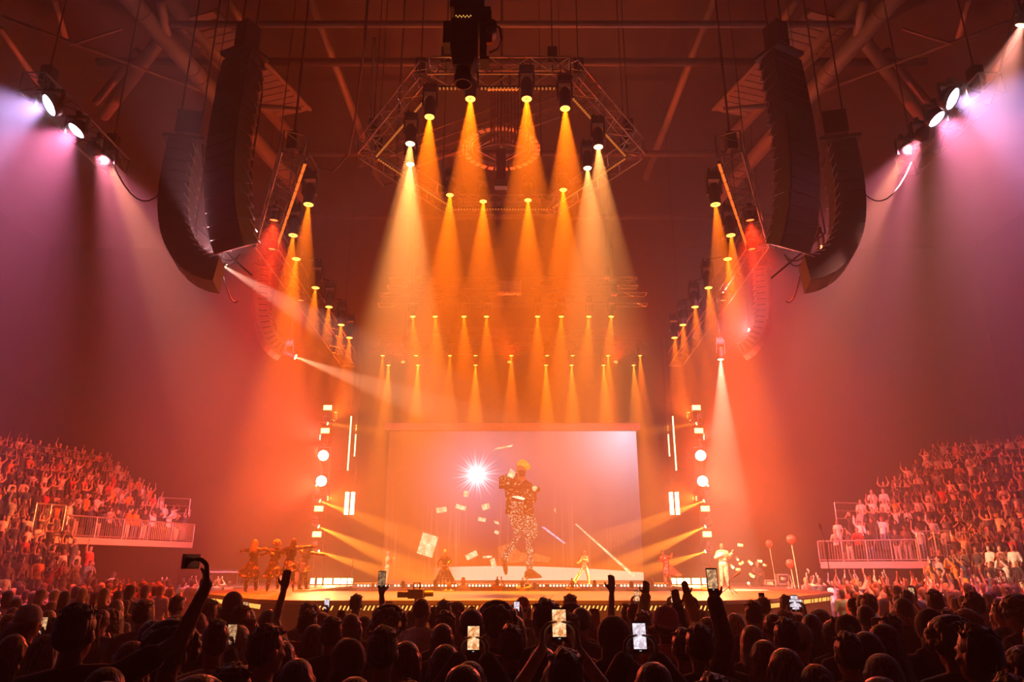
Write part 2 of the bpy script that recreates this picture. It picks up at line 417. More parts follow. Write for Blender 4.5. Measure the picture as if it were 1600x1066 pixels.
flat('figure_smoke', [(80, 800), (180, 770), (260, 840), (380, 850), (490, 880), (470, 915), (330, 905), (180, 920), (120, 880)], glit('picture_smoke', (.42, .11, .04), (.7, .24, .1), 5, .45), .0055)
for pts in ([(45, 75), (75, 48), (205, 25), (190, 40), (70, 62)], [(0, 478), (20, 472), (27, 498), (0, 515)], [(57, 598), (90, 608), (97, 630), (62, 618)], [(155, 265), (185, 205), (220, 235), (205, 280)],
            [(25, 895), (60, 878), (78, 935), (45, 958)], [(-30, 868), (40, 862), (45, 880), (-25, 884)], [(510, 520), (520, 498), (528, 545)]):
    flat('picture_note', pts, G_N, .023)
for (x, y, w, h, a) in ((668, 852, 25, 34, .3), (690, 797, 16, 8, -.15), (720, 793, 16, 7, .3), (759, 792, 12, 9, -.3), (753, 812, 12, 6, .2), (728, 772, 7, 9, 0), (737, 868, 19, 9, -.45), (776, 832, 7, 5, .4)):
    P = []
    for dx, dy in ((-1, -1), (1, -1), (1, 1), (-1, 1)):
        P.append((x + dx * w / 2 * math.cos(a) - dy * h / 2 * math.sin(a), y + dx * w / 2 * math.sin(a) + dy * h / 2 * math.cos(a)))
    flat('picture_note', P, G_N, .008, (0, 0, 1))
flat('picture_beam', [(898, 819), (901, 819), (996, 902), (990, 903)], G_N, .006, (0, 0, 1))
flat('picture_beam', [(846, 824), (850, 823), (884, 849), (881, 850)], glit('picture_blue', (.5, .4, .7), (.9, .8, 1), 4), .006, (0, 0, 1))

# ------------------------------------------------------------------ trusses
TR = []
def truss(name, label, p, q, w=.5, step=.55, led=None, drop=True, group=None, lit=DALU):
    p, q = V(p), V(q); mid = (p + q) / 2
    t = thing(name, label, 'truss', p, None, group); TR.append((p, q, w))
    d = q - p; L = d.length; dn = d.normalized(); sd = V((0, 0, 1)).cross(dn).normalized(); up = dn.cross(sd)
    offs = [sd * (a * w / 2) + up * (b * w / 2) for a, b in ((-1, -1), (1, -1), (1, 1), (-1, 1))]
    for o in offs: MB().tube(o, d + o, .03, 8).build('chord', lit, t)
    m = MB(); n = max(2, int(L / step))
    for i in range(4):
        a, b = offs[i], offs[(i + 1) % 4]
        for k in range(n):
            f0, f1 = d * (k / n), d * ((k + 1) / n)
            if k % 2: a, b = b, a
            m.tube(f0 + a, f1 + b, .016, 5)
            if k % 2: a, b = b, a
    for k in (0, n):
        for i in range(4): m.tube(d * (k / n) + offs[i], d * (k / n) + offs[(i + 1) % 4], .02, 5)
    m.build('lacing', lit, t)
    if led:
        lm = MB(); hs = MB(); k = 0.3
        e = sd * (led[0] * w / 2) - up * (w / 2 + .05)
        hs.tube(dn * .2 + e + up * .03, dn * (L - .2) + e + up * .03, .05, 6).build('led_housing', BLACK, t)
        while k < L - .3:
            lm.tube(dn * k + e - up * .015, dn * (k + led[2]) + e - up * .015, .045, 6); k += led[3]
        lm.build('led_batten', led[1], t)
    if drop:
        for f in (.12, .88):
            a = d * f; MB().tube(a, V((a.x, a.y, 29.98 - p.z)), .02, 6).build('hoist_chain', STEEL, t)
            MB().box(a + V((0, 0, .55)), (.3, .3, .6)).build('chain_hoist', BLACK, t)
    return t
LEDO = emis('led_batten_orange', (1, .25, .04), .6); LEDR = emis('led_batten_red_orange', (1, .16, .02), 1.3)
HC = V((-.4, 23.2, 17.0))
HV = [HC + V(p) for p in ((-2.2, -4.3, 0), (2.2, -4.3, 0), (5, 0, 0), (2.2, 4.3, 0), (-2.2, 4.3, 0), (-5, 0, 0))]
HN = ['closest side of the hexagonal truss ring', 'right close side of the hexagonal truss ring', 'right far side of the hexagonal truss ring',
      'farthest side of the hexagonal truss ring', 'left far side of the hexagonal truss ring', 'left close side of the hexagonal truss ring']
for i in range(6):
    truss('lighting_truss', 'box truss forming the ' + HN[i], HV[i], HV[(i + 1) % 6], .62, .6, (1, LEDO, .05, .12), True, 'hexagonal truss ring', ALU)
for s, nm in ((-1, 'left'), (1, 'right')):
    def mx(x): return 800 + s * (x - 800)
    P1, P2, P3 = onz(mx(462), 225, 14), onz(mx(418), 372, 14), onz(mx(545), 562, 14)
    truss('lighting_truss', 'short angled truss with glowing orange battens on the %s side' % nm, P1, P2, .7, .6, (-s, LEDR, .5, .6), True, 'side lighting trusses')
    truss('lighting_truss', 'long truss running back over the %s stage side' % nm, P2, P3, .8, .7, None, True, 'side lighting trusses')
    truss('lighting_truss', 'audience light truss carrying bright lavender washes on the %s' % nm, onz(mx(50), 128, 14.6), onz(mx(185), 262, 14.6), .6, .6, None, True, 'audience light trusses')
pa = onz(592, 468, 16); pb = onz(1010, 468, 16)
truss('lighting_truss', 'upper cross truss above the stage with eight amber lamps', pa, pb, .6, .6)
truss('lighting_truss', 'raised cross truss just over the eight-lamp truss', pa + V((.4, .3, 1.1)), pb + V((-.4, .3, 1.1)), .5, .6)
pc = onz(580, 545, 15.6); pd = onz(1012, 545, 15.6)
truss('lighting_truss', 'lower cross truss nearest the video wall with two lamp rows', pc, pd, .6, .6)
truss('lighting_truss', 'raised cross truss just over the two-row lamp truss', pc + V((.3, .4, 1.2)), pd + V((-.3, .4, 1.2)), .5, .6)
ctr = (pa + pb) / 2
t = thing('equipment_case', 'pale equipment case on the middle of the upper cross truss', 'case', ctr + V((-.15, -.1, .32)))
MB().box((0, 0, .32), (1.25, .6, .66)).build('body', mat('case_grey', (.5, .42, .38), .5), t)
MB().box((0, 0, .62), (1.12, .66, .06)).build('lid', ALU, t); MB().box((0, 0, .02), (1.12, .66, .04)).build('tray', ALU, t)
# ring rig with its segments, hung from the roof
RC = onz(783, 233, 20.0)
t = thing('ring_rig', 'round segmented ring hung level inside the hexagonal truss', 'rig', RC)
for k in range(30):
    a = 2 * math.pi * k / 30; R = Matrix.Rotation(a, 3, 'Z')
    MB().box((1.62 * math.cos(a), 1.62 * math.sin(a), 0), (.26, .24, .1), R).build('ring_segment', mat('ring_panel', (.85, .6, .4), .5, .0), t)
m = MB()
for k in range(30):
    a, b = 2 * math.pi * k / 30, 2 * math.pi * (k + 1) / 30
    for r in (1.42, 1.3): m.tube((r * math.cos(a), r * math.sin(a), .05), (r * math.cos(b), r * math.sin(b), .05), .03, 5)
m.build('inner_hoop', ALU, t)
D4 = [(1.15, 0), (0, 1.15), (-1.15, 0), (0, -1.15)]
for i in range(4):
    MB().tube((*D4[i], .02), (*D4[(i + 1) % 4], .02), .05, 6).build('diamond_bar', ALU, t)
    MB().tube((*D4[i], .02), (0, 0, .35), .04, 6).build('spoke', ALU, t)
MB().box((0, .1, -.8), (.42, .42, 1.5)).build('centre_column', mat('column_red_brown', (.14, .05, .04), .6), t)
MB().box((0, .1, -1.7), (.55, .35, .4)).build('centre_unit', ALU, t)
MB().tube((0, 0, .2), (0, 0, 10), .06, 8).build('hanging_pole', STEEL, t)
t = thing('hanging_rod_curtain', 'row of thin vertical red rods hanging inside the closest truss side', 'rod curtain', HC + V((0, -3.9, -.36)))
for k in range(12):
    x = -.45 + k * .105
    MB().tube((x + .2, 0, 0), (x + .2, 0, -2.0), .028, 6).build('rod', mat('red_brown_rod', (.35, .08, .05), .5), t)
MB().box((.33, 0, .03), (1.4, .08, .09)).build('top_bar', LEDR, t)
MB().tube((.33, -.35, .3), (.33, 0, .05), .03, 6).build('bracket', STEEL, t)
# ------------------------------------------------------------------ lamps
def _head():
    m = MB(); m.lathe([(.001, .34), (.11, .33), (.175, .2), (.185, 0), (.17, -.2), (.175, -.38), (.15, -.38), (.14, -.2), (.12, -.05), (.001, -.03)], 18)
    return m.mesh('head', BLACK, True)
HEAD = _head()
def _ring(mm): return MB().lathe([(.052, -.385), (.15, -.385), (.15, -.37), (.052, -.37)], 20, close=True).mesh('lens_ring', mm)
RINGA, RINGP = _ring(LENS), _ring(LENSP)
_y = MB()
for s in (-1, 1): _y.box((s * .215, 0, .22), (.05, .16, .52))
_y.box((0, 0, .5), (.48, .2, .06)); YOKE = _y.mesh('yoke', BLACK)
BASE = MB().box((0, 0, .63), (.44, .3, .2)).box((0, 0, .75), (.3, .07, .06)).mesh('base', CAB)
CLAMP = MB().box((-.12, 0, .82), (.05, .09, .12)).box((.12, 0, .82), (.05, .09, .12)).mesh('clamp', STEEL)
def attach(t, p0):
    # arm from a lamp's mount to the nearest point of the nearest truss
    w = t.location + p0; best = None
    for a, b, tw in TR:
        d = b - a; dn = d.normalized(); sd = V((0, 0, 1)).cross(dn).normalized(); up = dn.cross(sd)
        for e in (-1, 1):
            for g in (-1, 1):
                o = sd * (e * tw / 2) + up * (g * tw / 2)
                f = max(.02, min(.98, (w - a - o).dot(d) / d.length_squared)); q = a + d * f + o
                if best is None or (q - w).length < (best - w).length: best = q
    q = best - t.location
    k = V((p0.x, p0.y, max(p0.z + .05, q.z - .3)))
    MB().path([p0, k, q] if (k - p0).length > .12 else [p0, q], .03, 8).build('bracket_arm', STEEL, t)
def moving_head(pos, label, c, p, ang=22, d=(0, 0, -1), top=None, ring=RINGA, blend=.35, sc_=1.0, group=None, body_up=True):
    """pos is the middle of the lens; d the way the beam goes"""
    d = V(d).normalized()
    piv = V(pos) - d * .385 * sc_
    t = thing('moving_head_lamp', label, 'stage lamp', piv + V((0, 0, .88 * sc_ if body_up else -.88 * sc_)), None, group)
    q = d.to_track_quat('-Z', 'Y')
    off = V((0, 0, -.88 if body_up else .88))
    def sub(n, me, par=t, z=None):
        o = link(n, me, par, off * sc_ if z is None else z); o.scale = (sc_,) * 3 if par is t else (1, 1, 1)
        if not body_up and par is t and n != 'head': o.rotation_euler = (math.pi, 0, 0)
        return o
    sub('base', BASE); sub('yoke', YOKE); sub('clamp', CLAMP)
    h = sub('head', HEAD); h.rotation_euler = q.to_euler()
    link('lens_ring', ring, h)
    l = bpy.data.lights.new('light_source', 'SPOT'); l.color = c; l.energy = p; l.spot_size = math.radians(ang); l.spot_blend = blend; l.shadow_soft_size = .03
    lo = bpy.data.objects.new('light_source', l); col.objects.link(lo); lo.parent = h; lo.location = (0, 0, -.19)
    if top is not None: attach(t, V((0, 0, -.04)))
    return t
DIRS = ['closest hexagon side, beside the black camera', 'closest hexagon side, to the right of the rods', 'right close corner of the hexagon', 'left close corner of the hexagon',
        'left close hexagon side with a pale beam', 'left hexagon corner with the brightest pale beam', 'right close hexagon side with a pale beam', 'right hexagon corner with a pale beam',
        'left far corner of the hexagon', 'farthest hexagon side, left of its middle', 'farthest hexagon side, right of its middle', 'right far corner of the hexagon']
for (x, y, z, pale), dn in zip([(735, 155, 15.5, 0), (823, 155, 15.5, 0), (883, 170, 15.5, 0), (671, 183, 15.5, 0), (641, 225, 15.5, 1), (641, 257, 16.6, 1), (935, 230, 15.5, 1), (918, 263, 16.6, 1),
                                (703, 305, 16.7, 0), (755, 315, 16.7, 0), (825, 313, 16.7, 0), (880, 297, 16.7, 0)], DIRS):
    big = 1.75 if (x, y) == (641, 257) else 1.0
    moving_head(onz(x, y, z), 'black lamp on the ' + dn, PALE if pale else AMBER, PW['hexa_pale'] * big if pale else PW['hexa'], 23 if not pale else 25, (0, 0, -1), 1, RINGP if pale else RINGA, group='lamps on the hexagonal truss')
for s, nm in ((-1, 'left'), (1, 'right')):
    for k, (x, y) in enumerate([(482, 320), (458, 368), (463, 405), (493, 450), (514, 480), (533, 508), (546, 528)]):
        moving_head(onz(800 + s * (800 - x), y, 13), 'amber lamp on the %s side truss, %s counted back from the audience' % (nm, ordinal(k + 1)), AMBER, PW['side'], 20, (0, 0, -1), 13.65, group='lamps on the side trusses')
for k, x in enumerate((645, 680, 725, 760, 840, 877, 920, 955)):
    moving_head(onz(x, 495, 15.1), 'faint amber lamp under the upper cross truss, %s from the left' % ordinal(k + 1), AMBER, PW['rear_a'], 22, ((x - 800) * -.0006, 0, -1), 13.7, sc_=.9, group='lamps on the upper cross truss')
for k, x in enumerate((598, 650, 703, 743, 799, 855, 895, 950, 1000)):
    moving_head(onz(x, 556, 14.9), 'amber lamp in the upper row of the lower cross truss, %s from the left' % ordinal(k + 1), AMBER, PW['rear_b'] * (.6 if k in (0, 2) else 1), 18, (0, 0, -1), 12.7, sc_=.8, group='lamps on the lower cross truss')
for k, x in enumerate((607, 653, 743, 853, 893, 943, 990)):
    moving_head(onz(x, 571, 14.3), 'amber lamp in the lower row of the lower cross truss, %s from the left' % ordinal(k + 1), (1, .22, .01), PW['rear_b'], 18, (0, 0, -1), 12.7, sc_=.8, group='lamps on the lower cross truss')
def disc_lamp(name, label, cat, pos, d, r, lens_m, c, p, ang=150, blend=1.0, group=None, src_r=.1):
    d = V(d).normalized(); t = thing(name, label, cat, pos, None, group)
    q = d.to_track_quat('-Z', 'Y').to_euler()
    h = MB().lathe([(.001, .34), (r * .6, .33), (r, .2), (r * 1.08, 0), (r * .98, 0), (r * .9, .06), (.001, .06)], 20).build('housing', BLACK, t, True); h.rotation_euler = q
    link('lens', MB().lathe([(.001, .03), (r * .9, .03), (r * .9, .05), (.001, .05)], 20).mesh('lens', lens_m), h)
    y = MB().box((-r * 1.15, 0, .2), (.04, .1, .5)).box((r * 1.15, 0, .2), (.04, .1, .5)).box((0, 0, .46), (r * 2.4, .1, .05)).box((0, 0, .55), (.1, .1, .2)).build('yoke', STEEL, t)
    if name in ('wash_lamp', 'red_wash_lamp'): attach(t, V((0, 0, .6)))
    if name == 'array_lamp' or name == 'marker_lamp': MB().tube((0, 0, .6), (0, 0, 29.9 - t.location.z), .012, 6).build('hanging_wire', STEEL, t)
    if name in ('blinder_lamp', 'added_tower_lamp'): MB().box((0, .3, 0), (.1, .4, .1)).build('bracket', STEEL, t)
    l = bpy.data.lights.new('light_source', 'SPOT'); l.color = c; l.energy = p; l.spot_size = math.radians(ang); l.spot_blend = blend; l.shadow_soft_size = src_r
    lo = bpy.data.objects.new('light_source', l); col.objects.link(lo); lo.parent = h; lo.location = (0, 0, -.05)
    return t
LW = emis('wash_lens_white', (.95, .85, 1), 40); LP = emis('wash_lens_warm', (1, .6, .35), 22); LBL = emis('blinder_lens', (1, .78, .6), 30); LRD = emis('tiny_red_lens', (1, .12, .04), 25)
for s, nm in ((-1, 'left'), (1, 'right')):
    def mx(x): return 800 + s * (800 - x)
    spec = [(75, 165, LW, (.72, .45, 1), 'wash_cool', (s * 1.7, -1.5, -1.9), 88, .30), (118, 205, LW, (1, .22, .45), 'wash_cool', (s * 1.0, -.7, -2.0), 96, .26),
            (150, 238, LP, (1, .22, .32), 'wash_rose', (-s * .3, 10, -4.2), 58, .18), (170, 256, LP, (1, .34, .12), 'wash_rose', (-s * 2.0, 12, -9), 26, .16)]
    if s > 0: spec = [(110, 155, *spec[0][2:]), (135, 187, *spec[1][2:]), (163, 215, *spec[2][2:]), (188, 240, *spec[3][2:])]
    for k, (x, y, lm, c, pk, d, ang, r) in enumerate(spec):
        disc_lamp('wash_lamp', 'glaring audience wash lamp on the %s, %s from the outer end' % (nm, ordinal(k + 1)), 'stage lamp', onz(mx(x), y, 14), d, r, lm, c, PW[pk], ang, .7 if k < 3 else .4, 'audience wash lamps')
    # tower beside the video wall
    TX = s * 10.45; TY = 40.0
    t = thing('light_tower', 'tall dark ladder tower of lamps %s of the video wall' % nm, 'light tower', (TX, TY + .45, DZ))
    for e in (-.22, .22): MB().tube((e, 0, 0), (e, 0, 9.6), .03, 8).build('upright', STEEL, t)
    for k in range(16): MB().tube((-.22, 0, .35 + k * .6), (.22, 0, .35 + k * .6), .02, 6).build('rung', STEEL, t)
    MB().box((0, 0, .04), (1.0, 1.0, .08)).build('base_plate', STEEL, t)
    SR = emis('strobe_amber', (1, .62, .12), 8)
    for k, (x, y) in enumerate([(512, 637), (508, 673), (498, 795), (495, 835)]):
        p = at(mx(x), y, TY)
        t = thing('strobe_panel', 'small glowing amber strobe on the %s tower, %s from the top' % (nm, ordinal(k + 1)), 'strobe', p, None, 'tower strobes')
        MB().box((0, .12, 0), (.56, .2, .36)).build('housing', BLACK, t); MB().box((0, .01, 0), (.46, .04, .27)).build('lamp_face', SR, t)
        MB().box((0, .32, 0), (.1, .25, .08)).build('bracket', STEEL, t)
    for k, (x, y) in enumerate([(505, 712), (502, 752)]):
        disc_lamp('blinder_lamp', '%s blinding white lamp on the %s tower' % (('upper', 'lower')[k], nm), 'stage lamp', at(mx(x), y, TY), (-s * .05, -1, -.2), .31, LBL, (1, .075, .025), PW['blinder'], 88, 1, 'tower blinders', .3)
    for k, (x, y, dy) in enumerate([(512, 662, -.18), (500, 783, -.38), (498, 823, -.42), (498, 862, -.3)]):
        moving_head(at(mx(x), y, TY), 'beam lamp on the %s tower aimed across the stage, %s from the top' % (nm, ordinal(k + 1)), (1, .26, .02), PW['tower'] * (.6 if k == 0 else 1.5), 13, (-s, -.15, dy), None, RINGP, .5, .6, 'tower beam lamps')
    LT = emis('led_tube', (1, .72, .3), 7); LTB = emis('led_tube_bright', (1, .8, .35), 14)
    for k, (x, y0, y1, r, mm, ds) in enumerate([(549, 650, 735, .035, LT, 'long thin'), (556, 678, 713, .03, LT, 'short thin'), (543, 768, 806, .1, LTB, 'thick outer'), (552, 768, 806, .1, LTB, 'thick inner')]):
        a, b = at(mx(x), y0, 39.6), at(mx(x) , y1, 39.6); b.x = a.x
        t = thing('led_tube_light', '%s vertical glowing tube hanging %s of the video wall' % (ds, nm), 'tube light', b)
        L = (a - b).z
        if r < .05:
            n = int(L / .12)
            MB().tube((0, .04, 0), (0, .04, L), r, 8).build('back_rail', BLACK, t)
            mb = MB()
            for j in range(n): mb.tube((0, 0, j * L / n), (0, 0, j * L / n + .09), r, 6)
            mb.build('light_cells', mm, t)
        else:
            MB().tube((0, 0, .04), (0, 0, L - .04), r, 10).build('tube', mm, t)
            for z in (0, L - .05): MB().tube((0, 0, z), (0, 0, z + .05), r * 1.1, 10).build('end_cap', BLACK, t)
        MB().tube((0, .02, L), (0, .02, 15.2 - b.z), .01, 5).build('hanging_wire', STEEL, t)
    # floor strobes
    FS = emis('floor_strobe_face', (1, .72, .3), 14)
    for k, (x, w) in enumerate([(488, 7), (499, 8), (512, 14), (526, 11), (537, 10), (547, 8)]):
        p = at(mx(x), 911, 37.6); ww = w / 1123 * 36
        t = thing('floor_strobe', 'blazing low strobe on the deck at the foot of the %s tower, %s from outside' % (nm, ordinal(k + 1)), 'strobe', (p.x, 37.6, DZ), None, 'floor strobes')
        MB().box((0, .15, .19), (ww * .96, .22, .34)).build('housing', BLACK, t); MB().box((0, .02, .19), (ww * .86, .05, .26)).build('lamp_face', FS, t)
        MB().box((0, .15, .015), (ww * .7, .3, .03)).build('foot', STEEL, t)
    lamp('SPOT', (s * 9.0, 37.4, DZ + .25), (s * 6.5, 25, DZ - .6), (1, .4, .06), 400, 120, 1, .3, t).location = V((s * 9.0, 37.4, DZ + .25)) - t.location
    # red washes under the side truss
    for k, (x, y, w) in enumerate([(428, 345, 1.0), (425, 390, .8), (470, 470, .8)]):
        disc_lamp('red_wash_lamp', 'red wash lamp under the %s side truss, %s counted back' % (nm, ordinal(k + 1)), 'stage lamp', onz(mx(x), y, 13.3), (s * .05, .1, -1), .15, emis('red_lens', (1, .1, .02), 6), RED, PW['red_wash'] * w, 70 if k == 0 else 40, .7, 'red wash lamps')
for s, nm in ((-1, 'left'), (1, 'right')):  # extra lamps added to make the haze glow round the towers
    for k, (z, dx, dy, dz, c, w, ang, ds) in enumerate(((10.3, -.6, -.2, .8, (1, .12, .012), 20000, 110, 'upper amber inward'), (5.9, -1, -.35, .0, (1, .14, .012), 16000, 100, 'lower amber inward'),
                                                     (9.2, .8, -.15, .5, (1, .085, .045), 46000, 112, 'upper coral outward'), (6.6, 1, -.25, -.05, (1, .085, .03), 32000, 110, 'lower coral outward'))):
        disc_lamp('added_tower_lamp', '%s wash lamp added behind the %s light tower' % (ds, nm), 'stage lamp', V((s * (10.2 if k < 2 else 10.75), 40.55, z)), (s * dx, dy, dz), .14, emis('added_lamp_lens_amber', (1, .4, .08), 10), c, w, ang, 1, 'added tower lamps')
for k, nmk in enumerate(('left', 'middle', 'right')):  # three red fill lamps added to tint the upper haze
    disc_lamp('red_wash_lamp', 'wide red fill lamp added on the %s of the lower cross truss' % nmk, 'stage lamp', pc.lerp(pd, (.12, .5, .88)[k]) + V((0, -.3, -.95)), (0, -1, .55), .14, emis('red_lens', (1, .1, .02), 6), (1, .035, .002), 4500, 90, 1, 'red wash lamps')
# follow spots
moving_head(at(1126, 562, 29.6), 'white spot lamp above the performer in the gold suit', (1, .50, .30), PW['key'], 19, V((8.3, 29.2, DZ)) - at(1126, 562, 29.6), 1, RINGP, .3, .8)
moving_head(at(462, 558, 30.5), 'white spot lamp by the left rear speaker array, aimed across the stage', (1, .45, .22), PW['beam'], 13, V((9, 31, 4.2)) - at(462, 558, 30.5), 1, RINGP, .3, .8)
moving_head(at(352, 418, 22.0), 'pale spot lamp beside the left side speaker array', (1, .5, .35), PW['beam'] * .5, 16, V((4, 27, 4.5)) - at(352, 418, 22.0), 1, RINGP, .3, .8)
moving_head(at(1596, 40, 15), 'tan spot lamp at the upper right edge of the hall', (1, .33, .24), PW['beam'] * .4, 46, (-.45, .8, -1.5), 1, RINGP, .5, .9)
for (x, y, Y, lm, c, nm) in ((301, 388, 20.2, LRD, (1, .2, .15), 'left'), (1284, 386, 20.2, LRD, (1, .1, .03), 'right')):
    disc_lamp('marker_lamp', 'tiny red lamp glowing behind the %s side speaker array' % nm, 'stage lamp', at(x, y, Y), (0, -1, 0), .07, lm, c, 60, 160, 1)
for (x, y, Y, nm, p) in ((326, 412, 20.6, 'left side', 1500), (428, 521, 36.8, 'left rear', 5000), (1172, 517, 36.8, 'right rear', 5000)):
    disc_lamp('array_lamp', 'white lamp shining behind the %s speaker array' % nm, 'stage lamp', at(x, y, Y), (.2 if x < 800 else -.2, -1, -.35), .12, LW, (1, .42, .48), p * 2.6, 130, 1)

# ------------------------------------------------------------------ speaker arrays
def line_array(label, pos, yaw, n, h, w, d, pitch, light=CAB, gr=GRILLE, top=29.9, inner=1, slots=False):
    t = thing('line_array', label, 'speaker', pos, (0, 0, yaw))
    me = MB()
    b = h * .8
    me.add([(-w / 2, 0, 0), (w / 2, 0, 0), (w / 2, 0, -h + .012), (-w / 2, 0, -h + .012), (-w / 2 * .86, d, -(h - b) / 2), (w / 2 * .86, d, -(h - b) / 2), (w / 2 * .86, d, -(h + b) / 2), (-w / 2 * .86, d, -(h + b) / 2)],
           [(0, 1, 2, 3)[::-1], (4, 5, 6, 7), (0, 1, 5, 4), (3, 7, 6, 2), (1, 2, 6, 5), (0, 4, 7, 3)])
    me = me.mesh('cabinet', light)
    g = MB().box((0, -.008, -h / 2), (w * .92, .03, h * .86)).mesh('grille', gr)
    arms = [MB().tube((s * (w / 2 * .88), d * .86, -h * .15), (s * (w / 2 * .9 + .05), d * 1.05, -h * .95), .018, 6).mesh('rigging_arm', mat('bright_rigging', (.6, .55, .5), .3, .9)) for s in (-1, 1)]
    slot_ = [MB().box((s * (w / 2 * .93 + .012), d * .5, -h * .5), (.03, d * .62, h * .2), Matrix.Rotation(s * .09, 3, 'Z')).mesh('side_slot', BLACK) for s in (-1, 1)]
    p = V((0, 0, 0)); a = pitch(0)
    for k in range(n):
        a = pitch(k / (n - 1))
        c = link('cabinet', me, t, p, (a, 0, 0))
        link('grille', g, c)
        for q in arms: link('rigging_arm', q, c)
        if slots:
            for q in slot_: link('side_slot', q, c)
        p = p + V((0, math.sin(a) * h, -math.cos(a) * h))
    MB().box((0, d * .5, .12), (w * .9, d * 1.5, .1)).box((0, d * .5, .25), (.12, d * 1.2, .2)).build('fly_bar', STEEL, t)
    hz = top - pos[2]
    for e in (.1, .9):
        MB().tube((0, d * e, .3), (0, d * e, hz), .025, 6).build('hoist_chain', STEEL, t)
    MB().box((0, d * .5, .85), (.45, d * .9, .8)).build('chain_hoist', BLACK, t)
    MB().path([(w * .2, d * 1.1, .2), (w * .25, d * 1.35, -1), (w * .22, d * 1.3, p.z * .6), (w * .1, d * 1.2 + p.y, p.z + .4)], .03, 5).build('cable', RUBBER, t)
    return t
for s, nm in ((-1, 'left'), (1, 'right')):
    def mx(x): return 800 + s * (800 - x)
    p = at(mx(370), 84, 17.9)
    line_array('huge black main speaker array hanging high on the %s' % nm, p, s * math.radians(28), 16, .395, 1.22, .62, lambda f: -.07 + .08 * f + .5 * f ** 3)
    p = at(mx(270), 230, 19.4)
    line_array('curved side speaker array beside the %s main array' % nm, p, s * math.radians(78), 15, .36, 1.15, .8, lambda f: -.06 + .25 * f + 1.25 * f ** 3)
    p = at(mx(400), 420, 36.5)
    line_array('smaller pale rear speaker array farther back on the %s' % nm, p, s * math.radians(62), 16, .345, 1.1, .75, lambda f: .02 + .1 * f + 1.05 * f ** 3, mat('lit_pale_cabinet', (.3, .22, .2), .5), mat('lit_pale_grille', (.4, .3, .28), .5, .2), 29.9, 1, True)  # pale pink light on the rear array put into cabinet and grille colours
    # cable loops by the side array
    for k, (x0, y0, x1, y1, sag, Y) in enumerate(((318, 355, 375, 398, 34, 19.8), (322, 350, 372, 402, 44, 19.9), (176, 254, 252, 300, 42, 19.0), (350, 432, 372, 470, 20, 20.5))):
        pts = []
        for j in range(9):
            f = j / 8; x = x0 + (x1 - x0) * f; y = y0 + (y1 - y0) * f + sag * 4 * f * (1 - f) * .8
            pts.append(at(mx(x), y, Y))
        MB().path(pts, .02, 6)
        tag(MB().path(pts, .022, 6).build('hanging_cable', RUBBER, None, True), '%s slack cable loop beside the %s side speaker array' % (('thin upper', 'heavy lower', 'outer', 'small trailing')[k], nm), 'cable')
for k, (pts_, nm) in enumerate((([(480, 235), (495, 262), (520, 268), (545, 240), (556, 180), (570, 60)], 'long looping cable by the left angled truss'), ([(585, 60), (580, 180), (582, 270), (600, 290), (617, 285)], 'dark cable drooping left of the hexagonal truss'))):
    P = [onz(x, y, 18) for x, y in pts_]
    Q = []
    for a, b in zip(P, P[1:]):
        for j in range(4): Q.append(a.lerp(b, j / 4))
    Q.append(P[-1]); Q.append(V((P[-1].x, P[-1].y, 30)))
    tag(MB().path(Q, .045, 6).build('hanging_cable', RUBBER, None, True), nm, 'cable')

# ------------------------------------------------------------------ remote camera hanging over the audience
RP = at(734, 14, 8.2)
t = thing('remote_camera', 'black remote-controlled camera head hanging lens down above the audience', 'camera', RP)
MB().tube((0, 0, .1), (0, 0, 29.9 - RP.z), .05, 10).build('hanging_pole', STEEL, t)
MB().box((0, 0, 0), (.42, .36, .3)).box((-.22, 0, .02), (.1, .25, .2)).build('pan_motor', BLACK, t)
MB().box((.05, 0, -.24), (.5, .34, .26)).box((.27, 0, -.28), (.08, .26, .3)).build('yoke', CAB, t)
bdy = MB(); bdy.box((-.06, 0, -.55), (.36, .34, .5)).box((-.06, -.18, -.5), (.26, .04, .34)); bdy.add([V(p) for p in ((-.24, -.17, -.8), (.12, -.17, -.8), (.12, .17, -.8), (-.24, .17, -.8), (-.2, -.12, -1.02), (.06, -.12, -1.02), (.06, .12, -1.02), (-.2, .12, -1.02))],
        [(3, 2, 1, 0), (4, 5, 6, 7), (0, 1, 5, 4), (1, 2, 6, 5), (2, 3, 7, 6), (3, 0, 4, 7)])
bdy.build('camera_body', BLACK, t)
MB().lathe([(.001, -1.0), (.1, -1.0), (.105, -1.1), (.12, -1.12), (.125, -1.25), (.1, -1.25), (.09, -1.15), (.001, -1.15)], 20, (-.07, 0, 0)).build('lens', BLACK, t, True)
MB().box((-.3, 0, -.48), (.1, .22, .36)).build('side_box', CAB, t)
MB().box((.2, .0, -.62), (.09, .25, .5)).box((.22, 0, -.9), (.12, .2, .05)).build('side_arm', CAB, t)
MB().tube((.3, -.12, -.36), (.3, .12, -.36), .085, 14).build('tilt_motor', BLACK, t, True)
MB().box((.27, -.05, -.56), (.1, .06, .14)).build('orange_tag', mat('orange_plastic', (.7, .12, .02), .5), t)
MB().path([(.32, 0, -.25), (.42, 0, -.32), (.45, 0, -.5), (.4, 0, -.68), (.28, 0, -.74)], .016, 8).build('cable', RUBBER, t, True)
mb = MB()
for k in range(9): mb.box((-.17 + .025 * k, -.205, -.3 - .02 * (k % 2)), (.012, .012, .012))
mb.build('status_lights', emis('status_led', (1, .5, .1), 1.2), t)

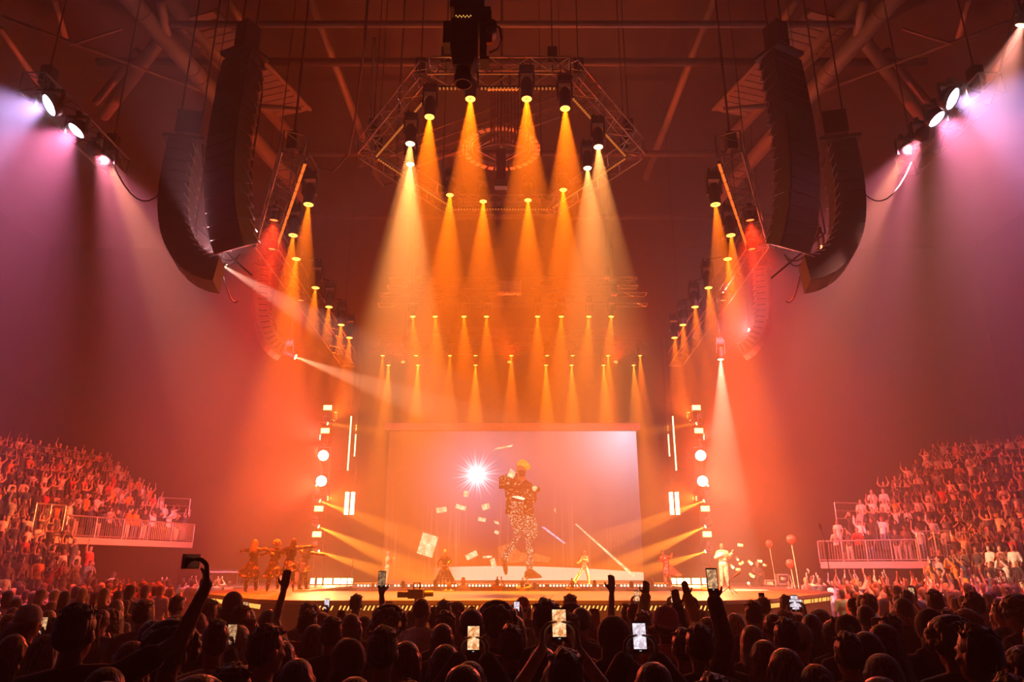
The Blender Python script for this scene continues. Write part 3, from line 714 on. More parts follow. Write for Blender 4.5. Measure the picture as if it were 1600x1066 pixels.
# ------------------------------------------------------------------ seating terraces
TERM = mat('terrace_concrete', (.07, .06, .058), .8, 0, .2, 1)
LIPM = mat('platform_lip_painted', (.42, .36, .28), .5, 0, .1, 2)
RAILM = mat('galvanised_rail', (.45, .4, .36), .35, .7)
def terrace(label, A, B, n, z0, rows, depth, rise, sh=0.0, undercut=True):
    A, B, n = V((*A, 0)), V((*B, 0)), V((*n, 0)); d = (B - A).normalized()
    t = thing('seating_terrace', label, 'terrace', (0, 0, 0))
    out = []
    for k in range(rows):
        a = A + n * (depth * k) + d * (sh * k); b = B + n * (depth * k) + d * (sh * k); z = z0 + rise * k
        MB().slab([V((a.x, a.y, z)), V((b.x, b.y, z)), V((b.x + n.x * depth, b.y + n.y * depth, z)), V((a.x + n.x * depth, a.y + n.y * depth, z))], (0, 0, -1), .5 if k else .3).build('step', TERM, t)
        out.append((V((a.x, a.y, z)) + n * (depth * .5), V((b.x, b.y, z)) + n * (depth * .5)))
    w = n * .8
    if z0 > 1:
        MB().slab([A + w, B + w, B + w + V((0, 0, z0 - .3)), A + w + V((0, 0, z0 - .3))], n, .3).build('under_wall', WALLM, t)
        MB().slab([A - n * .04 + V((0, 0, z0 - .3)), B - n * .04 + V((0, 0, z0 - .3)), B - n * .04 + V((0, 0, z0 + .04)), A - n * .04 + V((0, 0, z0 + .04))], n, .04).build('platform_lip', LIPM, t)
    kk = rows
    a = A + n * (depth * kk) + d * (sh * kk); b = B + n * (depth * kk) + d * (sh * kk)
    MB().slab([V((a.x, a.y, 0)), V((b.x, b.y, 0)), V((b.x, b.y, z0 + rise * kk + .2)), V((a.x, a.y, z0 + rise * kk + .2))], n, .2).build('back_wall', WALLM, t)
    return out, (V((a.x, a.y, z0 + rise * (kk - 1))), V((b.x, b.y, z0 + rise * (kk - 1))))
def rail(label, a, b, bays, h=1.1, bars=True, end=True):
    a, b = V(a), V(b); d = (b - a) / bays; dn = d.normalized()
    t = thing('guard_rail', label, 'railing', a)
    for k in range(bays + 1): MB().tube(d * k, d * k + V((0, 0, h)), .04, 8).build('post', RAILM, t)
    MB().tube(V((0, 0, h)), d * bays + V((0, 0, h)), .04, 8).build('top_rail', RAILM, t)
    MB().tube(V((0, 0, .12)), d * bays + V((0, 0, .12)), .03, 8).build('bottom_rail', RAILM, t)
    if bars:
        for k in range(bays):
            m = MB(); n = int(d.length / .13)
            for j in range(1, n): m.tube(d * (k + j / n) + V((0, 0, .12)), d * (k + j / n) + V((0, 0, h)), .011, 4, caps=False)
            m.build('baluster_bay', RAILM, t)
    else:
        MB().tube(V((0, 0, h * .55)), d * bays + V((0, 0, h * .55)), .025, 6).build('mid_rail', RAILM, t)
    return t
LA, LB = V((-23.4, 36.0, 3.7)), V((-19.7, 46.0, 3.7)); LN = V((-.938, .347, 0)); LD = (LB - LA).normalized()
rowsL, topL = terrace('upper left seating terrace with a pale-lipped front platform', (LA - LD * 6).xy, LB.xy, LN.xy, 3.7, 8, 1.05, .6)
rail('barred rail along the front of the upper left terrace', LA + LD * 1.9 + V((0, 0, 0)), LB, 5)
rail('taller barred gate rail near the left aisle', LA + LD * .1, LA + LD * 1.7, 2, 1.55)
rail('plain rail along the back of the upper left terrace', topL[0] + V((0, 0, .6)), topL[1] + V((0, 0, .6)), 7, .9, False)
e = LB + LN * 3.2 + V((0, 0, .0)); rail('short plain rail at the far end of the upper left terrace', V((e.x, e.y, 3.7 + .6 * 3)), V((e.x + 1.6, e.y + 1.0, 3.7 + .6 * 3)), 1, 1.05, False)
RA, RB = V((16.6, 40.5, 2.5)), V((21.3, 37.8, 2.5)); RD = (RB - RA).normalized(); RN = V((.49, .87, 0))
rowsR, topR = terrace('upper right seating terrace with a pale-lipped front platform', RA.xy, (RA + RD * 11).xy, RN.xy, 2.5, 11, 1.06, .58, .62)
rail('barred rail along the front of the upper right terrace', RA, RA + RD * 4.7, 4)
rail('taller barred gate rail beside the right aisle', RA + RD * 4.8, RA + RD * 6.3, 2, 1.5)
rail('plain rail along the back of the upper right terrace', topR[0] + V((0, 0, .6)), topR[1] + V((0, 0, .6)), 5, .9, False)
e = RA + RN * 4 + RD * 2.2; rail('short plain rail at the near end of the upper right terrace', V((e.x - 1.9, e.y - .6, 4.82)), V((e.x, e.y, 4.82)), 1, 1.0, False)
LLA, LLB = V((-20.4, 26.0, .35)), V((-17.3, 34.0, .35)); LLD = (LLB - LLA).normalized(); LLN = V((-LLD.y, LLD.x, 0))
rowsLL, _ = terrace('lower left seating terrace rising from the floor beside the crowd', LLA.xy, LLB.xy, LLN.xy, .35, 6, .9, .5)
RLA, RLB = V((17.3, 33.5, .35)), V((20.4, 25.5, .35)); RLD = (RLB - RLA).normalized(); RLN = V((-RLD.y, RLD.x, 0))
rowsRL, _ = terrace('lower right seating terrace rising from the floor beside the crowd', RLA.xy, RLB.xy, RLN.xy, .35, 6, .9, .5)
# ------------------------------------------------------------------ people: shapes grown from a posed skeleton
def cap_geo(mb, p0, r0, p1, r1, n=10):
    p0, p1 = V(p0), V(p1)
    if (p1 - p0).length < 1e-4: p1 = p0 + V((0, 0, 1e-3))
    x, y, d = frame_z(p1 - p0)
    rings = []
    for t in (-80, -50, -20): a = math.radians(t); rings.append((p0 + d * (r0 * math.sin(a)), r0 * math.cos(a)))
    for t in (20, 50, 80): a = math.radians(t); rings.append((p1 + d * (r1 * math.sin(a)), r1 * math.cos(a)))
    vs = []; fs = []
    for c, r in rings:
        for k in range(n):
            a = 2 * math.pi * k / n; vs.append(c + x * (r * math.cos(a)) + y * (r * math.sin(a)))
    for i in range(5):
        for k in range(n): fs.append((i * n + k, i * n + (k + 1) % n, (i + 1) * n + (k + 1) % n, (i + 1) * n + k))
    fs += [tuple(range(n - 1, -1, -1)), tuple(range(5 * n, 6 * n))]
    mb.add(vs, fs)
def ell_geo(mb, c, r, R=None):
    t = MB().ball((0, 0, 0), r, 14, 9)
    vs = [V(p) for p in t.v]
    if R is not None: vs = [R @ p for p in vs]
    mb.add([V(c) + p for p in vs], t.f)
def remesh(prims, voxel, smooth=2, ratio=1.0, name='body', M=None):
    mb = MB()
    for p in prims:
        if p[0] == 'c': cap_geo(mb, *p[1:])
        else: ell_geo(mb, *p[1:])
    me = mb.mesh('tmp', None)
    if M is not None: me.transform(M)
    o = bpy.data.objects.new('tmp', me); col.objects.link(o)
    m = o.modifiers.new('r', 'REMESH'); m.mode = 'VOXEL'; m.voxel_size = voxel
    if smooth: m = o.modifiers.new('s', 'SMOOTH'); m.factor = .5; m.iterations = smooth
    if ratio < 1: m = o.modifiers.new('d', 'DECIMATE'); m.ratio = ratio
    dg = bpy.context.evaluated_depsgraph_get(); dg.update()
    out = bpy.data.meshes.new_from_object(o.evaluated_get(dg)); out.name = name
    bpy.data.objects.remove(o); bpy.data.meshes.remove(me)
    out.polygons.foreach_set('use_smooth', [True] * len(out.polygons))
    return out
def J(**k):
    """joints of a 1.75 m person facing +Y; the right hand is at +X"""
    j = dict(pel=V((0, 0, .95)), waist=V((0, .005, 1.1)), chest=V((0, 0, 1.30)), neck=V((0, -.015, 1.47)), head=V((0, .01, 1.645)), hd=V((0, 1, 0)),
             shr=V((.172, -.01, 1.41)), shl=V((-.172, -.01, 1.41)), elr=V((.245, -.03, 1.15)), ell=V((-.245, -.03, 1.15)), wrr=V((.23, .10, .93)), wrl=V((-.23, .10, .93)),
             hpr=V((.09, 0, .92)), hpl=V((-.09, 0, .92)), knr=V((.1, .02, .5)), knl=V((-.1, .02, .5)), anr=V((.11, -.02, .09)), anl=V((-.11, -.02, .09)),
             hnr=None, hnl=None, pnr=None, pnl=None, cr=.35, cl=.35, ftr=V((0, 1, 0)), ftl=V((0, 1, 0)))
    for a, b in k.items(): j[a] = V(b) if isinstance(b, tuple) else b
    return j
def torso_R(j):
    z = (j['chest'] - j['pel']).normalized(); x = (j['shr'] - j['shl']).normalized(); y = z.cross(x).normalized(); x = y.cross(z)
    return Matrix((x, y, z)).transposed()
def head_M(j):
    y = j['hd'].normalized(); z = (j['head'] - j['neck']); z = (z - y * z.dot(y)).normalized(); x = y.cross(z)
    R = Matrix((x, y, z)).transposed().to_4x4()
    return Matrix.Translation(j['head']) @ R @ Matrix.Translation(-V((0, .01, 1.645)))
def hand_prims(w, d, n, side, curl):
    d = d.normalized(); n = (n - d * n.dot(d)).normalized(); s = d.cross(n) * side
    P = []
    for k, (o, L) in enumerate(((-.029, .036), (-.010, .042), (.010, .045), (.029, .040))):
        kn = w + d * .088 + s * o
        P.append(('c', w + d * .012 + s * o * .6, .017, kn, .0125))
        a = curl * .7; d1 = d * math.cos(a) + n * math.sin(a); b = curl * 1.6; d2 = d * math.cos(b) + n * math.sin(b)
        m = kn + d1 * L; P.append(('c', kn, .0115, m, .0105)); P.append(('c', m, .0105, m + d2 * (L * .75), .0085))
    tb = w + d * .03 + s * .03; td = (d * .7 + s * .75 + n * .35).normalized()
    tm = tb + td * .042; td2 = (d * .85 + s * .25 + n * .5 * curl).normalized()
    P += [('c', tb, .015, tm, .0125), ('c', tm, .0125, tm + td2 * .035, .0095)]
    return P
def body_prims(j):
    R = torso_R(j); P = []
    P += [('e', j['pel'], (.155, .108, .125), R), ('e', j['waist'], (.132, .095, .15), R), ('e', j['chest'], (.168, .112, .19), R),
          ('e', j['chest'] + R @ V((0, -.01, .07)), (.155, .1, .1), R), ('c', j['shl'], .052, j['shr'], .052), ('c', j['neck'], .05, j['shl'].lerp(j['neck'], .3), .05), ('c', j['neck'], .05, j['shr'].lerp(j['neck'], .3), .05), ('c', j['neck'] - V((0, 0, .06)), .062, j['neck'].lerp(j['head'], .55), .054)]
    M = head_M(j)
    def h(kind, a, *r):
        if kind == 'e': return ('e', M @ V(a), r[0], M.to_3x3())
        return ('c', M @ V(a), r[0], M @ V(r[1]), r[2])
    P += [h('e', (0, 0, 1.66), (.074, .094, .094)), h('e', (0, .025, 1.6), (.06, .07, .085)), h('e', (0, .055, 1.56), (.038, .04, .035)),
          h('c', (0, .094, 1.655), .010, (0, .112, 1.618), .0145), h('c', (-.03, .086, 1.668), .013, (.03, .086, 1.668), .013),
          h('c', (-.014, .091, 1.583), .009, (.014, .091, 1.583), .009), h('e', (.076, 0, 1.632), (.011, .022, .032)), h('e', (-.076, 0, 1.632), (.011, .022, .032)),
          h('e', (.036, .07, 1.622), (.022, .022, .022)), h('e', (-.036, .07, 1.622), (.022, .022, .022))]
    for s, a in ((1, 'r'), (-1, 'l')):
        sh, el, wr = j['sh' + a], j['el' + a], j['wr' + a]
        P += [('c', sh, .056, el, .042), ('c', el, .041, el.lerp(wr, .35), .041), ('c', el.lerp(wr, .3), .041, wr, .027)]
        d = j['hn' + a] if j['hn' + a] is not None else (wr - el)
        n = j['pn' + a] if j['pn' + a] is not None else V((-s, .3, 0))
        P += hand_prims(wr, V(d), V(n), -s, j['c' + a])
        hp, kn, an, ft = j['hp' + a], j['kn' + a], j['an' + a], j['ft' + a].normalized()
        P += [('c', hp, .088, kn, .058), ('c', kn, .056, kn.lerp(an, .35), .058), ('c', kn.lerp(an, .3), .056, an, .036),
              ('c', an - ft * .03 - V((0, 0, .045)), .042, an + ft * .10 - V((0, 0, .055)), .036), ('c', an + ft * .08 - V((0, 0, .058)), .036, an + ft * .17 - V((0, 0, .065)), .026), ('c', an, .037, an + ft * .06 - V((0, 0, .05)), .035)]
    return P
def paint_body(me, j):
    """flat natural colours: eyes, lips and dark shoes"""
    at_ = me.color_attributes.new('tint', 'FLOAT_COLOR', 'POINT')
    M = head_M(j).inverted(); buf = []
    feet = [(j['an' + a], j['ft' + a].normalized()) for a in 'rl']
    for v in me.vertices:
        p = M @ v.co; c = (1, 1, 1, 1)
        if p.y > .05 and abs(p.z - 1.62) < .12:
            if ((abs(p.x) - .033) / .016) ** 2 + ((p.z - 1.645) / .009) ** 2 < 1: c = (.12, .1, .1, 1)
            elif (p.x / .026) ** 2 + ((p.z - 1.583) / .010) ** 2 < 1: c = (.85, .45, .42, 1)
            elif abs(abs(p.x) - .033) < .02 and abs(p.z - 1.672) < .007: c = (.3, .25, .22, 1)
        for an, f in feet:
            q = v.co - an
            if q.z < .0 and abs(q.z) < .13 and q.length < .24: c = (.06, .05, .05, 1)
        buf += c
    at_.data.foreach_set('color', buf)
def tinted(m):
    nt = m.node_tree
    if nt.nodes.get('tint'): return m
    a = nt.nodes.new('ShaderNodeAttribute'); a.attribute_name = 'tint'; a.name = 'tint'
    b = nt.nodes['Principled BSDF']; lk = b.inputs['Base Color'].links[0]; src = lk.from_socket
    x = nt.nodes.new('ShaderNodeMix'); x.data_type = 'RGBA'; x.blend_type = 'MULTIPLY'; x.inputs[0].default_value = 1
    nt.links.new(src, x.inputs[6]); nt.links.new(a.outputs['Color'], x.inputs[7]); nt.links.new(x.outputs[2], b.inputs['Base Color'])
    return m
for m_ in SKIN: tinted(m_)
def make_body(j, voxel=.009, ratio=.4):
    me = remesh(body_prims(j), voxel, 2, ratio, 'body'); paint_body(me, j); me.materials.append(SKIN[0]); return me
def top_prims(j, sleeve=.5, g=.016, hem=.0, puffy=0):
    """sleeve: 0 none .. 1 to the elbow .. 2 to the wrist"""
    R = torso_R(j); q = g + puffy
    P = [('e', j['pel'] - V((0, 0, hem)), (.162 + q, .112 + q, .16), R), ('e', j['waist'], (.14 + q, .1 + q, .16), R), ('e', j['chest'], (.17 + q, .115 + q, .195), R),
         ('e', j['chest'] + R @ V((0, -.01, .07)), (.157 + q, .102 + q, .105), R), ('c', j['shl'], .05 + g, j['shr'], .05 + g), ('c', j['neck'] - V((0, 0, .01)), .05 + g, j['shl'].lerp(j['neck'], .3), .05 + g), ('c', j['neck'] - V((0, 0, .01)), .05 + g, j['shr'].lerp(j['neck'], .3), .05 + g)]
    for a in 'rl':
        sh, el, wr = j['sh' + a], j['el' + a], j['wr' + a]
        if sleeve > 0: P.append(('c', sh, .052 + q, sh.lerp(el, min(1, sleeve)), .056 + q - .012 * min(1, sleeve)))
        if sleeve > 1: P.append(('c', el, .046 + q, el.lerp(wr, sleeve - 1), .036 + q))
    return P
def trouser_prims(j, g=.014, wide=0):
    R = torso_R(j)
    P = [('e', j['pel'] - V((0, 0, .01)), (.155 + g, .108 + g, .115), R)]
    for a in 'rl':
        hp, kn, an = j['hp' + a], j['kn' + a], j['an' + a]
        P += [('c', hp, .09 + g, kn, .06 + g + wide), ('c', kn, .06 + g + wide, an + V((0, 0, .03)), .045 + g + wide)]
    return P
def hair_mesh(kind, seed=1, voxel=.008, ratio=.5):
    r = random.Random(seed); P = []
    dome = [('e', (0, -.012, 1.682), (.083, .098, .086)), ('e', (0, -.045, 1.645), (.076, .062, .075))]
    if kind in ('short', 'buzz'):
        P = list(dome) if kind == 'short' else [('e', (0, -.010, 1.674), (.079, .095, .085)), ('e', (0, -.04, 1.64), (.074, .062, .065))]
        if kind == 'short':
            for k in range(70):
                a = r.uniform(0, 6.28); t = r.uniform(.05, 1.1)
                p = V((.08 * math.sin(t) * math.cos(a), -.012 + .095 * math.sin(t) * math.sin(a), 1.682 + .083 * math.cos(t)))
                q = p + V((r.uniform(-.02, .02), r.uniform(-.01, .03), r.uniform(.0, .022))); P.append(('c', p, .014, q, .007))
    elif kind in ('long', 'wavy', 'straight'):
        P = [('e', (0, -.014, 1.684), (.088, .102, .09)), ('e', (0, -.05, 1.63), (.085, .062, .09))]
        n = 46
        for k in range(n):
            a = math.radians(-150 + 300 * k / (n - 1)) - math.pi / 2     # -90 deg is the back of the head
            ca, sa = math.cos(a), math.sin(a)
            top = V((.082 * ca, -.012 + .09 * sa, 1.66 + r.uniform(-.02, .02)))
            if sa > .55: continue
            L = {'long': .34, 'wavy': .36, 'straight': .42}[kind] * r.uniform(.85, 1.1) * (1 if sa < .2 else .85)
            pts = [top]
            for i in range(1, 6):
                f = i / 5
                w = 0 if kind != 'wavy' else .016 * math.sin(f * 11 + k * 1.3)
                spread = 1 + .38 * f if kind != 'straight' else 1 + .22 * f
                y0 = -.012 + .09 * sa * spread - .035 * f
                if y0 > .02: y0 = .02 + (y0 - .02) * .6
                pts.append(V((.082 * ca * spread + w, min(y0, .05) + w * .5, top.z - L * f)))
            for p, q in zip(pts, pts[1:]): P.append(('c', p, .021 + r.uniform(-.004, .004), q, .018 + r.uniform(-.005, .003)))
    elif kind == 'bun':
        P = dome + [('e', (0, -.075, 1.755), (.046, .046, .044)), ('e', (0, -.03, 1.70), (.08, .09, .075))]
        for k in range(20):
            a = r.uniform(0, 6.28); P.append(('c', (.03 * math.cos(a), -.075 + .03 * math.sin(a), 1.755), .02, (.046 * math.cos(a + .6), -.075 + .046 * math.sin(a + .6), 1.765 + r.uniform(-.02, .03)), .01))
    elif kind in ('curly', 'afro'):
        R_ = .105 if kind == 'curly' else .135
        P = list(dome)
        for k in range(170):
            a = r.uniform(0, 6.28); t = r.uniform(0, 2.0)
            p = V((R_ * math.sin(t) * math.cos(a), -.03 + R_ * math.sin(t) * math.sin(a), 1.685 + R_ * .95 * math.cos(t)))
            if p.y > .055 and p.z < 1.70: continue
            P.append(('e', p, (.024, .024, .024)))
        if kind == 'curly':
            for k in range(70):
                a = r.uniform(math.pi * 1.0, math.pi * 2.0); z = r.uniform(1.42, 1.6); q = r.uniform(.07, .12)
                P.append(('e', (q * math.cos(a), -.03 + q * math.sin(a) * .8, z), (.028, .028, .028)))
    elif kind == 'ponytail':
        P = list(dome) + [('e', (0, -.1, 1.70), (.028, .03, .028))]
        for k in range(14):
            a = r.uniform(-.6, .6); p = V((a * .02, -.115, 1.70))
            for i in range(1, 6):
                q = V((a * .05 * i / 3, -.125 - .02 * math.sin(i), 1.70 - .065 * i)); P.append(('c', p, .02, q, .017)); p = q
    elif kind == 'hood':
        P = [('e', (0, -.02, 1.66), (.105, .115, .125)), ('e', (0, -.06, 1.56), (.1, .09, .1)), ('c', (-.09, -.03, 1.47), .06, (.09, -.03, 1.47), .06)]
        P = [p for p in P]
    me = remesh(P, voxel, 1, ratio, kind)
    # loose strands over the outline
    if kind not in ('hood', 'buzz'):
        bm_ = MB(); n = {'short': 60, 'bun': 60, 'curly': 90, 'afro': 90}.get(kind, 110)
        vs = me.vertices
        for k in range(n):
            v = vs[r.randrange(len(vs))]
            if v.co.z < 1.45 and kind in ('long', 'wavy', 'straight') and r.random() < .5: continue
            p = v.co.copy(); nn = v.normal.copy(); L = r.uniform(.03, .08) if kind in ('long', 'wavy', 'straight', 'ponytail') else r.uniform(.008, .03)
            dn = V((0, 0, -1)) if kind in ('long', 'wavy', 'straight', 'ponytail') else V((r.uniform(-1, 1), r.uniform(-1, 1), r.uniform(-.5, 1)))
            q = p + nn * .010 + dn * L * .5; e = q + nn * .004 + dn * L * .5
            bm_.path([p - nn * .003, q, e], .0011, 3)
        extra = bm_.mesh('x', None)
        o1 = bpy.data.objects.new('a', me); o2 = bpy.data.objects.new('b', extra)
        b = __import__('bmesh').new(); b.from_mesh(me); b.from_mesh(extra); b.to_mesh(me); b.free()
        bpy.data.objects.remove(o1); bpy.data.objects.remove(o2); bpy.data.meshes.remove(extra)
        me.polygons.foreach_set('use_smooth', [True] * len(me.polygons))
    return me
def cap_mesh(back=True):
    m = MB(); m.lathe([(.001, 1.785), (.03, 1.782), (.06, 1.768), (.085, 1.735), (.094, 1.69), (.096, 1.655), (.09, 1.652), (.085, 1.69), (.001, 1.74)], 22, (0, -.008, 0))
    s = -1 if back else 1
    v = []; n = 10
    for k in range(n + 1):
        a = math.pi * k / n; v.append((.075 * math.cos(a), s * (.08 + .075 * math.sin(a)) - .008, 1.66 - .02 * math.sin(a)))
    m.add(v + [(x, y, z - .008) for x, y, z in v], [tuple(range(n, -1, -1)), tuple(range(n + 1, 2 * n + 2))] + [(k, k + 1, n + 2 + k, n + 1 + k) for k in range(n)])
    m.lathe([(.001, 1.79), (.01, 1.79), (.012, 1.783), (.001, 1.78)], 8, (0, -.008, 0))
    return m.mesh('cap', None, True)

POSES = {
 'stand': J(),
 'clap': J(elr=(.25, .10, 1.19), ell=(-.25, .10, 1.19), wrr=(.07, .30, 1.36), wrl=(-.07, .30, 1.36), hnr=(-.25, .25, 1), hnl=(.25, .25, 1), pnr=(-1, 0, 0), pnl=(1, 0, 0), cr=.2, cl=.2),
 'phone_right': J(elr=(.27, .2, 1.40), wrr=(.15, .34, 1.60), hnr=(-.1, .1, 1), pnr=(-.4, -.9, 0), cr=.9),
 'phone_both': J(shr=(.185, .01, 1.45), shl=(-.185, .01, 1.45), elr=(.25, .24, 1.5), ell=(-.25, .24, 1.5), wrr=(.085, .36, 1.74), wrl=(-.085, .36, 1.74), hnr=(-.15, .1, 1), hnl=(.15, .1, 1), pnr=(-1, -.3, 0), pnl=(1, -.3, 0), cr=.8, cl=.8),
 'arm_up': J(shr=(.19, 0, 1.46), elr=(.30, .08, 1.68), wrr=(.26, .13, 1.95), hnr=(-.05, .05, 1), pnr=(0, 1, 0), cr=.25),
 'arm_up_left': J(shl=(-.19, 0, 1.46), ell=(-.30, .08, 1.68), wrl=(-.26, .13, 1.95), hnl=(.05, .05, 1), pnl=(0, 1, 0), cl=.25),
 'arm_out_high': J(shr=(.20, 0, 1.46), elr=(.42, .10, 1.60), wrr=(.50, .14, 1.86), hnr=(-.15, .1, 1), pnr=(-1, -.3, 0), cr=.9),
 'both_up': J(shr=(.19, 0, 1.46), shl=(-.19, 0, 1.46), elr=(.3, .1, 1.66), ell=(-.3, .1, 1.66), wrr=(.22, .14, 1.93), wrl=(-.22, .14, 1.93), hnr=(-.1, .1, 1), hnl=(.1, .1, 1), pnr=(0, 1, 0), pnl=(0, 1, 0), cr=.3, cl=.3),
}
BODY = {k: make_body(j) for k, j in POSES.items()}
TOPS = {}
def top_mesh(pose, style):
    k = (pose, style)
    if k not in TOPS:
        j = POSES[pose]
        if style == 'puffer':
            me = remesh(top_prims(j, 1.0, .03, .03, .012), .012, 2, .6, 'top')
            for v in me.vertices:
                if v.co.z < 1.5: v.co += V((v.normal.x, v.normal.y, 0)) * (.009 * math.cos(v.co.z * 2 * math.pi / .09))
        else: me = remesh(top_prims(j, {'tee': .55, 'vest': 0, 'jacket': 1.95}[style], .016 if style != 'jacket' else .024, .02), .013, 2, .5, 'top')
        for v in me.vertices:
            if v.co.z < .875: v.co.z = .875 + (v.co.z - .875) * .08
        me.materials.append(BLACK); TOPS[k] = me
    return TOPS[k]
TROU = {k: None for k in POSES}
_tr = remesh(trouser_prims(POSES['stand']), .014, 2, .5, 'trousers'); _tr.materials.append(BLACK)
HAIR = {}
for k_, sd in (('short', 3), ('buzz', 4), ('long', 5), ('wavy', 6), ('straight', 7), ('bun', 8), ('curly', 9), ('afro', 10), ('ponytail', 11), ('hood', 12)):
    HAIR[k_] = hair_mesh(k_, sd); HAIR[k_].materials.append(BLACK)
HAIR['cap'] = cap_mesh(True); HAIR['cap'].materials.append(BLACK)
HC_ = {'black': (.012, .009, .008), 'dark brown': (.04, .02, .012), 'brown': (.10, .05, .025), 'auburn': (.20, .07, .03), 'blonde': (.50, .30, .13), 'ginger': (.38, .13, .04), 'light brown': (.22, .12, .06)}
CC = {'black': (.012, .012, .013), 'charcoal': (.04, .04, .045), 'white': (.7, .68, .66), 'grey': (.25, .25, .26), 'red': (.55, .03, .03), 'navy': (.03, .04, .10), 'blue': (.08, .15, .40), 'pink': (.75, .32, .36), 'orange': (.7, .22, .03), 'green': (.08, .16, .07), 'cream': (.6, .5, .38), 'brown': (.16, .08, .05), 'yellow': (.7, .5, .06), 'purple': (.2, .08, .25), 'denim': (.10, .14, .22), 'striped': (.45, .43, .42)}
def cloth(c):
    if c == 'striped':
        if 'cloth_striped' in MATS: return MATS['cloth_striped']
        m = mat('cloth_striped', (.7, .68, .66), .85, 0, .1, 30); nt = m.node_tree; b = nt.nodes['Principled BSDF']; src = b.inputs['Base Color'].links[0].from_socket
        tc = nt.nodes.new('ShaderNodeTexCoord'); w = nt.nodes.new('ShaderNodeTexWave'); w.inputs['Scale'].default_value = 8; nt.links.new(tc.outputs['Object'], w.inputs[0])
        x = nt.nodes.new('ShaderNodeMix'); x.data_type = 'RGBA'; x.inputs[7].default_value = (.02, .02, .02, 1); nt.links.new(src, x.inputs[6])
        g = nt.nodes.new('ShaderNodeMath'); g.operation = 'GREATER_THAN'; g.inputs[1].default_value = .5; nt.links.new(w.outputs['Fac'], g.inputs[0]); nt.links.new(g.outputs[0], x.inputs[0]); nt.links.new(x.outputs[2], b.inputs['Base Color'])
        return m
    return mat('cloth_' + c, CC[c], .8, 0, .15, 14, .15, .25)
def setm(o, m):
    o.material_slots[0].link = 'OBJECT'; o.material_slots[0].material = m
PEOPLE = []
def person(x, y, z, rz, h, pose, hair, hc, top, tc, skin=1, label=None, group=None, legs='denim'):
    o = link('person', BODY[pose], None, (x, y, z), (0, 0, rz)); s = h / 1.75; o.scale = (s * rnd.uniform(.97, 1.05), s, s)
    setm(o, SKIN[skin]); o['category'] = 'person'
    if label: o['label'] = label
    if group: o['group'] = group
    if hair:
        c = link('cap' if hair == 'cap' else ('hood' if hair == 'hood' else 'hair'), HAIR[hair], o)
        setm(c, cloth(hc) if hair in ('cap', 'hood') else hair_mat('hair_' + hc.replace(' ', '_'), HC_[hc]))
        if hair == 'cap':
            c2 = link('hair', HAIR['buzz'], o); setm(c2, hair_mat('hair_dark_brown', HC_['dark brown'])); c2.scale = (.985,) * 3; c2.location = (0, 0, .02)
    t = link('top', top_mesh(pose, top), o); setm(t, cloth(tc))
    t = link('trousers', _tr, o); setm(t, cloth(legs))
    PEOPLE.append(o)
    return o
def hand_point(o, pose, side):
    j = POSES[pose]; p = j['wr' + side]; d = j['hn' + side] if j['hn' + side] is not None else V((0, 0, 1)); d = V(d).normalized()
    M = Matrix.LocRotScale(o.location, o.rotation_euler, o.scale)
    return M @ (p + d * .085)
PHM = {}
def phone_screen_mat(i, br):
    k = (i, br)
    if k in PHM: return PHM[k]
    PHM[k] = glit('phone_screen_%d' % len(PHM), [(.5, .16, .04), (.25, .1, .06), (.45, .35, .4)][i], [(1, .72, .4), (1, .6, .25), (.9, .85, .95)][i], 26, .45, br); return PHM[k]
PHB = MB().box((0, 0, 0), (.078, .009, .16)).box((.024, .006, .05), (.02, .008, .022)).mesh('phone_body', BLACK)
def smartphone(p, rz, label, i=0, br=1.3, roll=0.0, tilt=-.15, lit=True):
    t = thing('smartphone', label, 'phone', p, (tilt, roll, rz), 'phones held up in the crowd')
    link('phone_body', PHB, t)
    link('screen', MB().box((0, -.0055, .006 if lit else 0), (.068, .002, .128)).mesh('screen', phone_screen_mat(i, br) if lit else mat('dark_glass', (.01, .01, .012), .1)), t)
    if lit:
        MB().lathe([(.001, 0), (.006, 0), (.006, .002), (.001, .002)], 10).build('shutter_button', emis('shutter_white', (1, 1, 1), .8), t).location = (0, -.008, -.068)
    return t
# ------------------------------------------------------------------ performers
def sequin(name, lo, hi, scale=60, metal=.9, thr=.45):
    m = bpy.data.materials.new(name); m.use_nodes = True; nt = m.node_tree; b = nt.nodes['Principled BSDF']
    tc = nt.nodes.new('ShaderNodeTexCoord'); v = nt.nodes.new('ShaderNodeTexVoronoi'); v.inputs['Scale'].default_value = scale
    n = nt.nodes.new('ShaderNodeTexNoise'); n.inputs['Scale'].default_value = 7; n.inputs['Detail'].default_value = 5
    nt.links.new(tc.outputs['Object'], v.inputs['Vector']); nt.links.new(tc.outputs['Object'], n.inputs['Vector'])
    rp = nt.nodes.new('ShaderNodeValToRGB'); rp.color_ramp.elements[0].position = thr; rp.color_ramp.elements[1].position = thr + .12
    rp.color_ramp.elements[0].color = (*lo, 1); rp.color_ramp.elements[1].color = (*hi, 1); nt.links.new(n.outputs['Fac'], rp.inputs[0]); nt.links.new(rp.outputs[0], b.inputs['Base Color'])
    bp = nt.nodes.new('ShaderNodeBump'); bp.inputs['Strength'].default_value = .8; bp.inputs['Distance'].default_value = .02
    nt.links.new(v.outputs['Color'], bp.inputs['Height']); nt.links.new(bp.outputs[0], b.inputs['Normal'])
    b.inputs['Metallic'].default_value = metal; b.inputs['Roughness'].default_value = .3
    return m
GOLD = sequin('gold_sequins', (.55, .33, .10), (1, .85, .55), 40, .6, .38)
COAT = sequin('dark_coat_gold_trim', (.02, .006, .003), (.45, .21, .03), 25, .5, .55)
COATR = sequin('red_coat', (.30, .03, .015), (.6, .10, .03), 25, .1, .5)
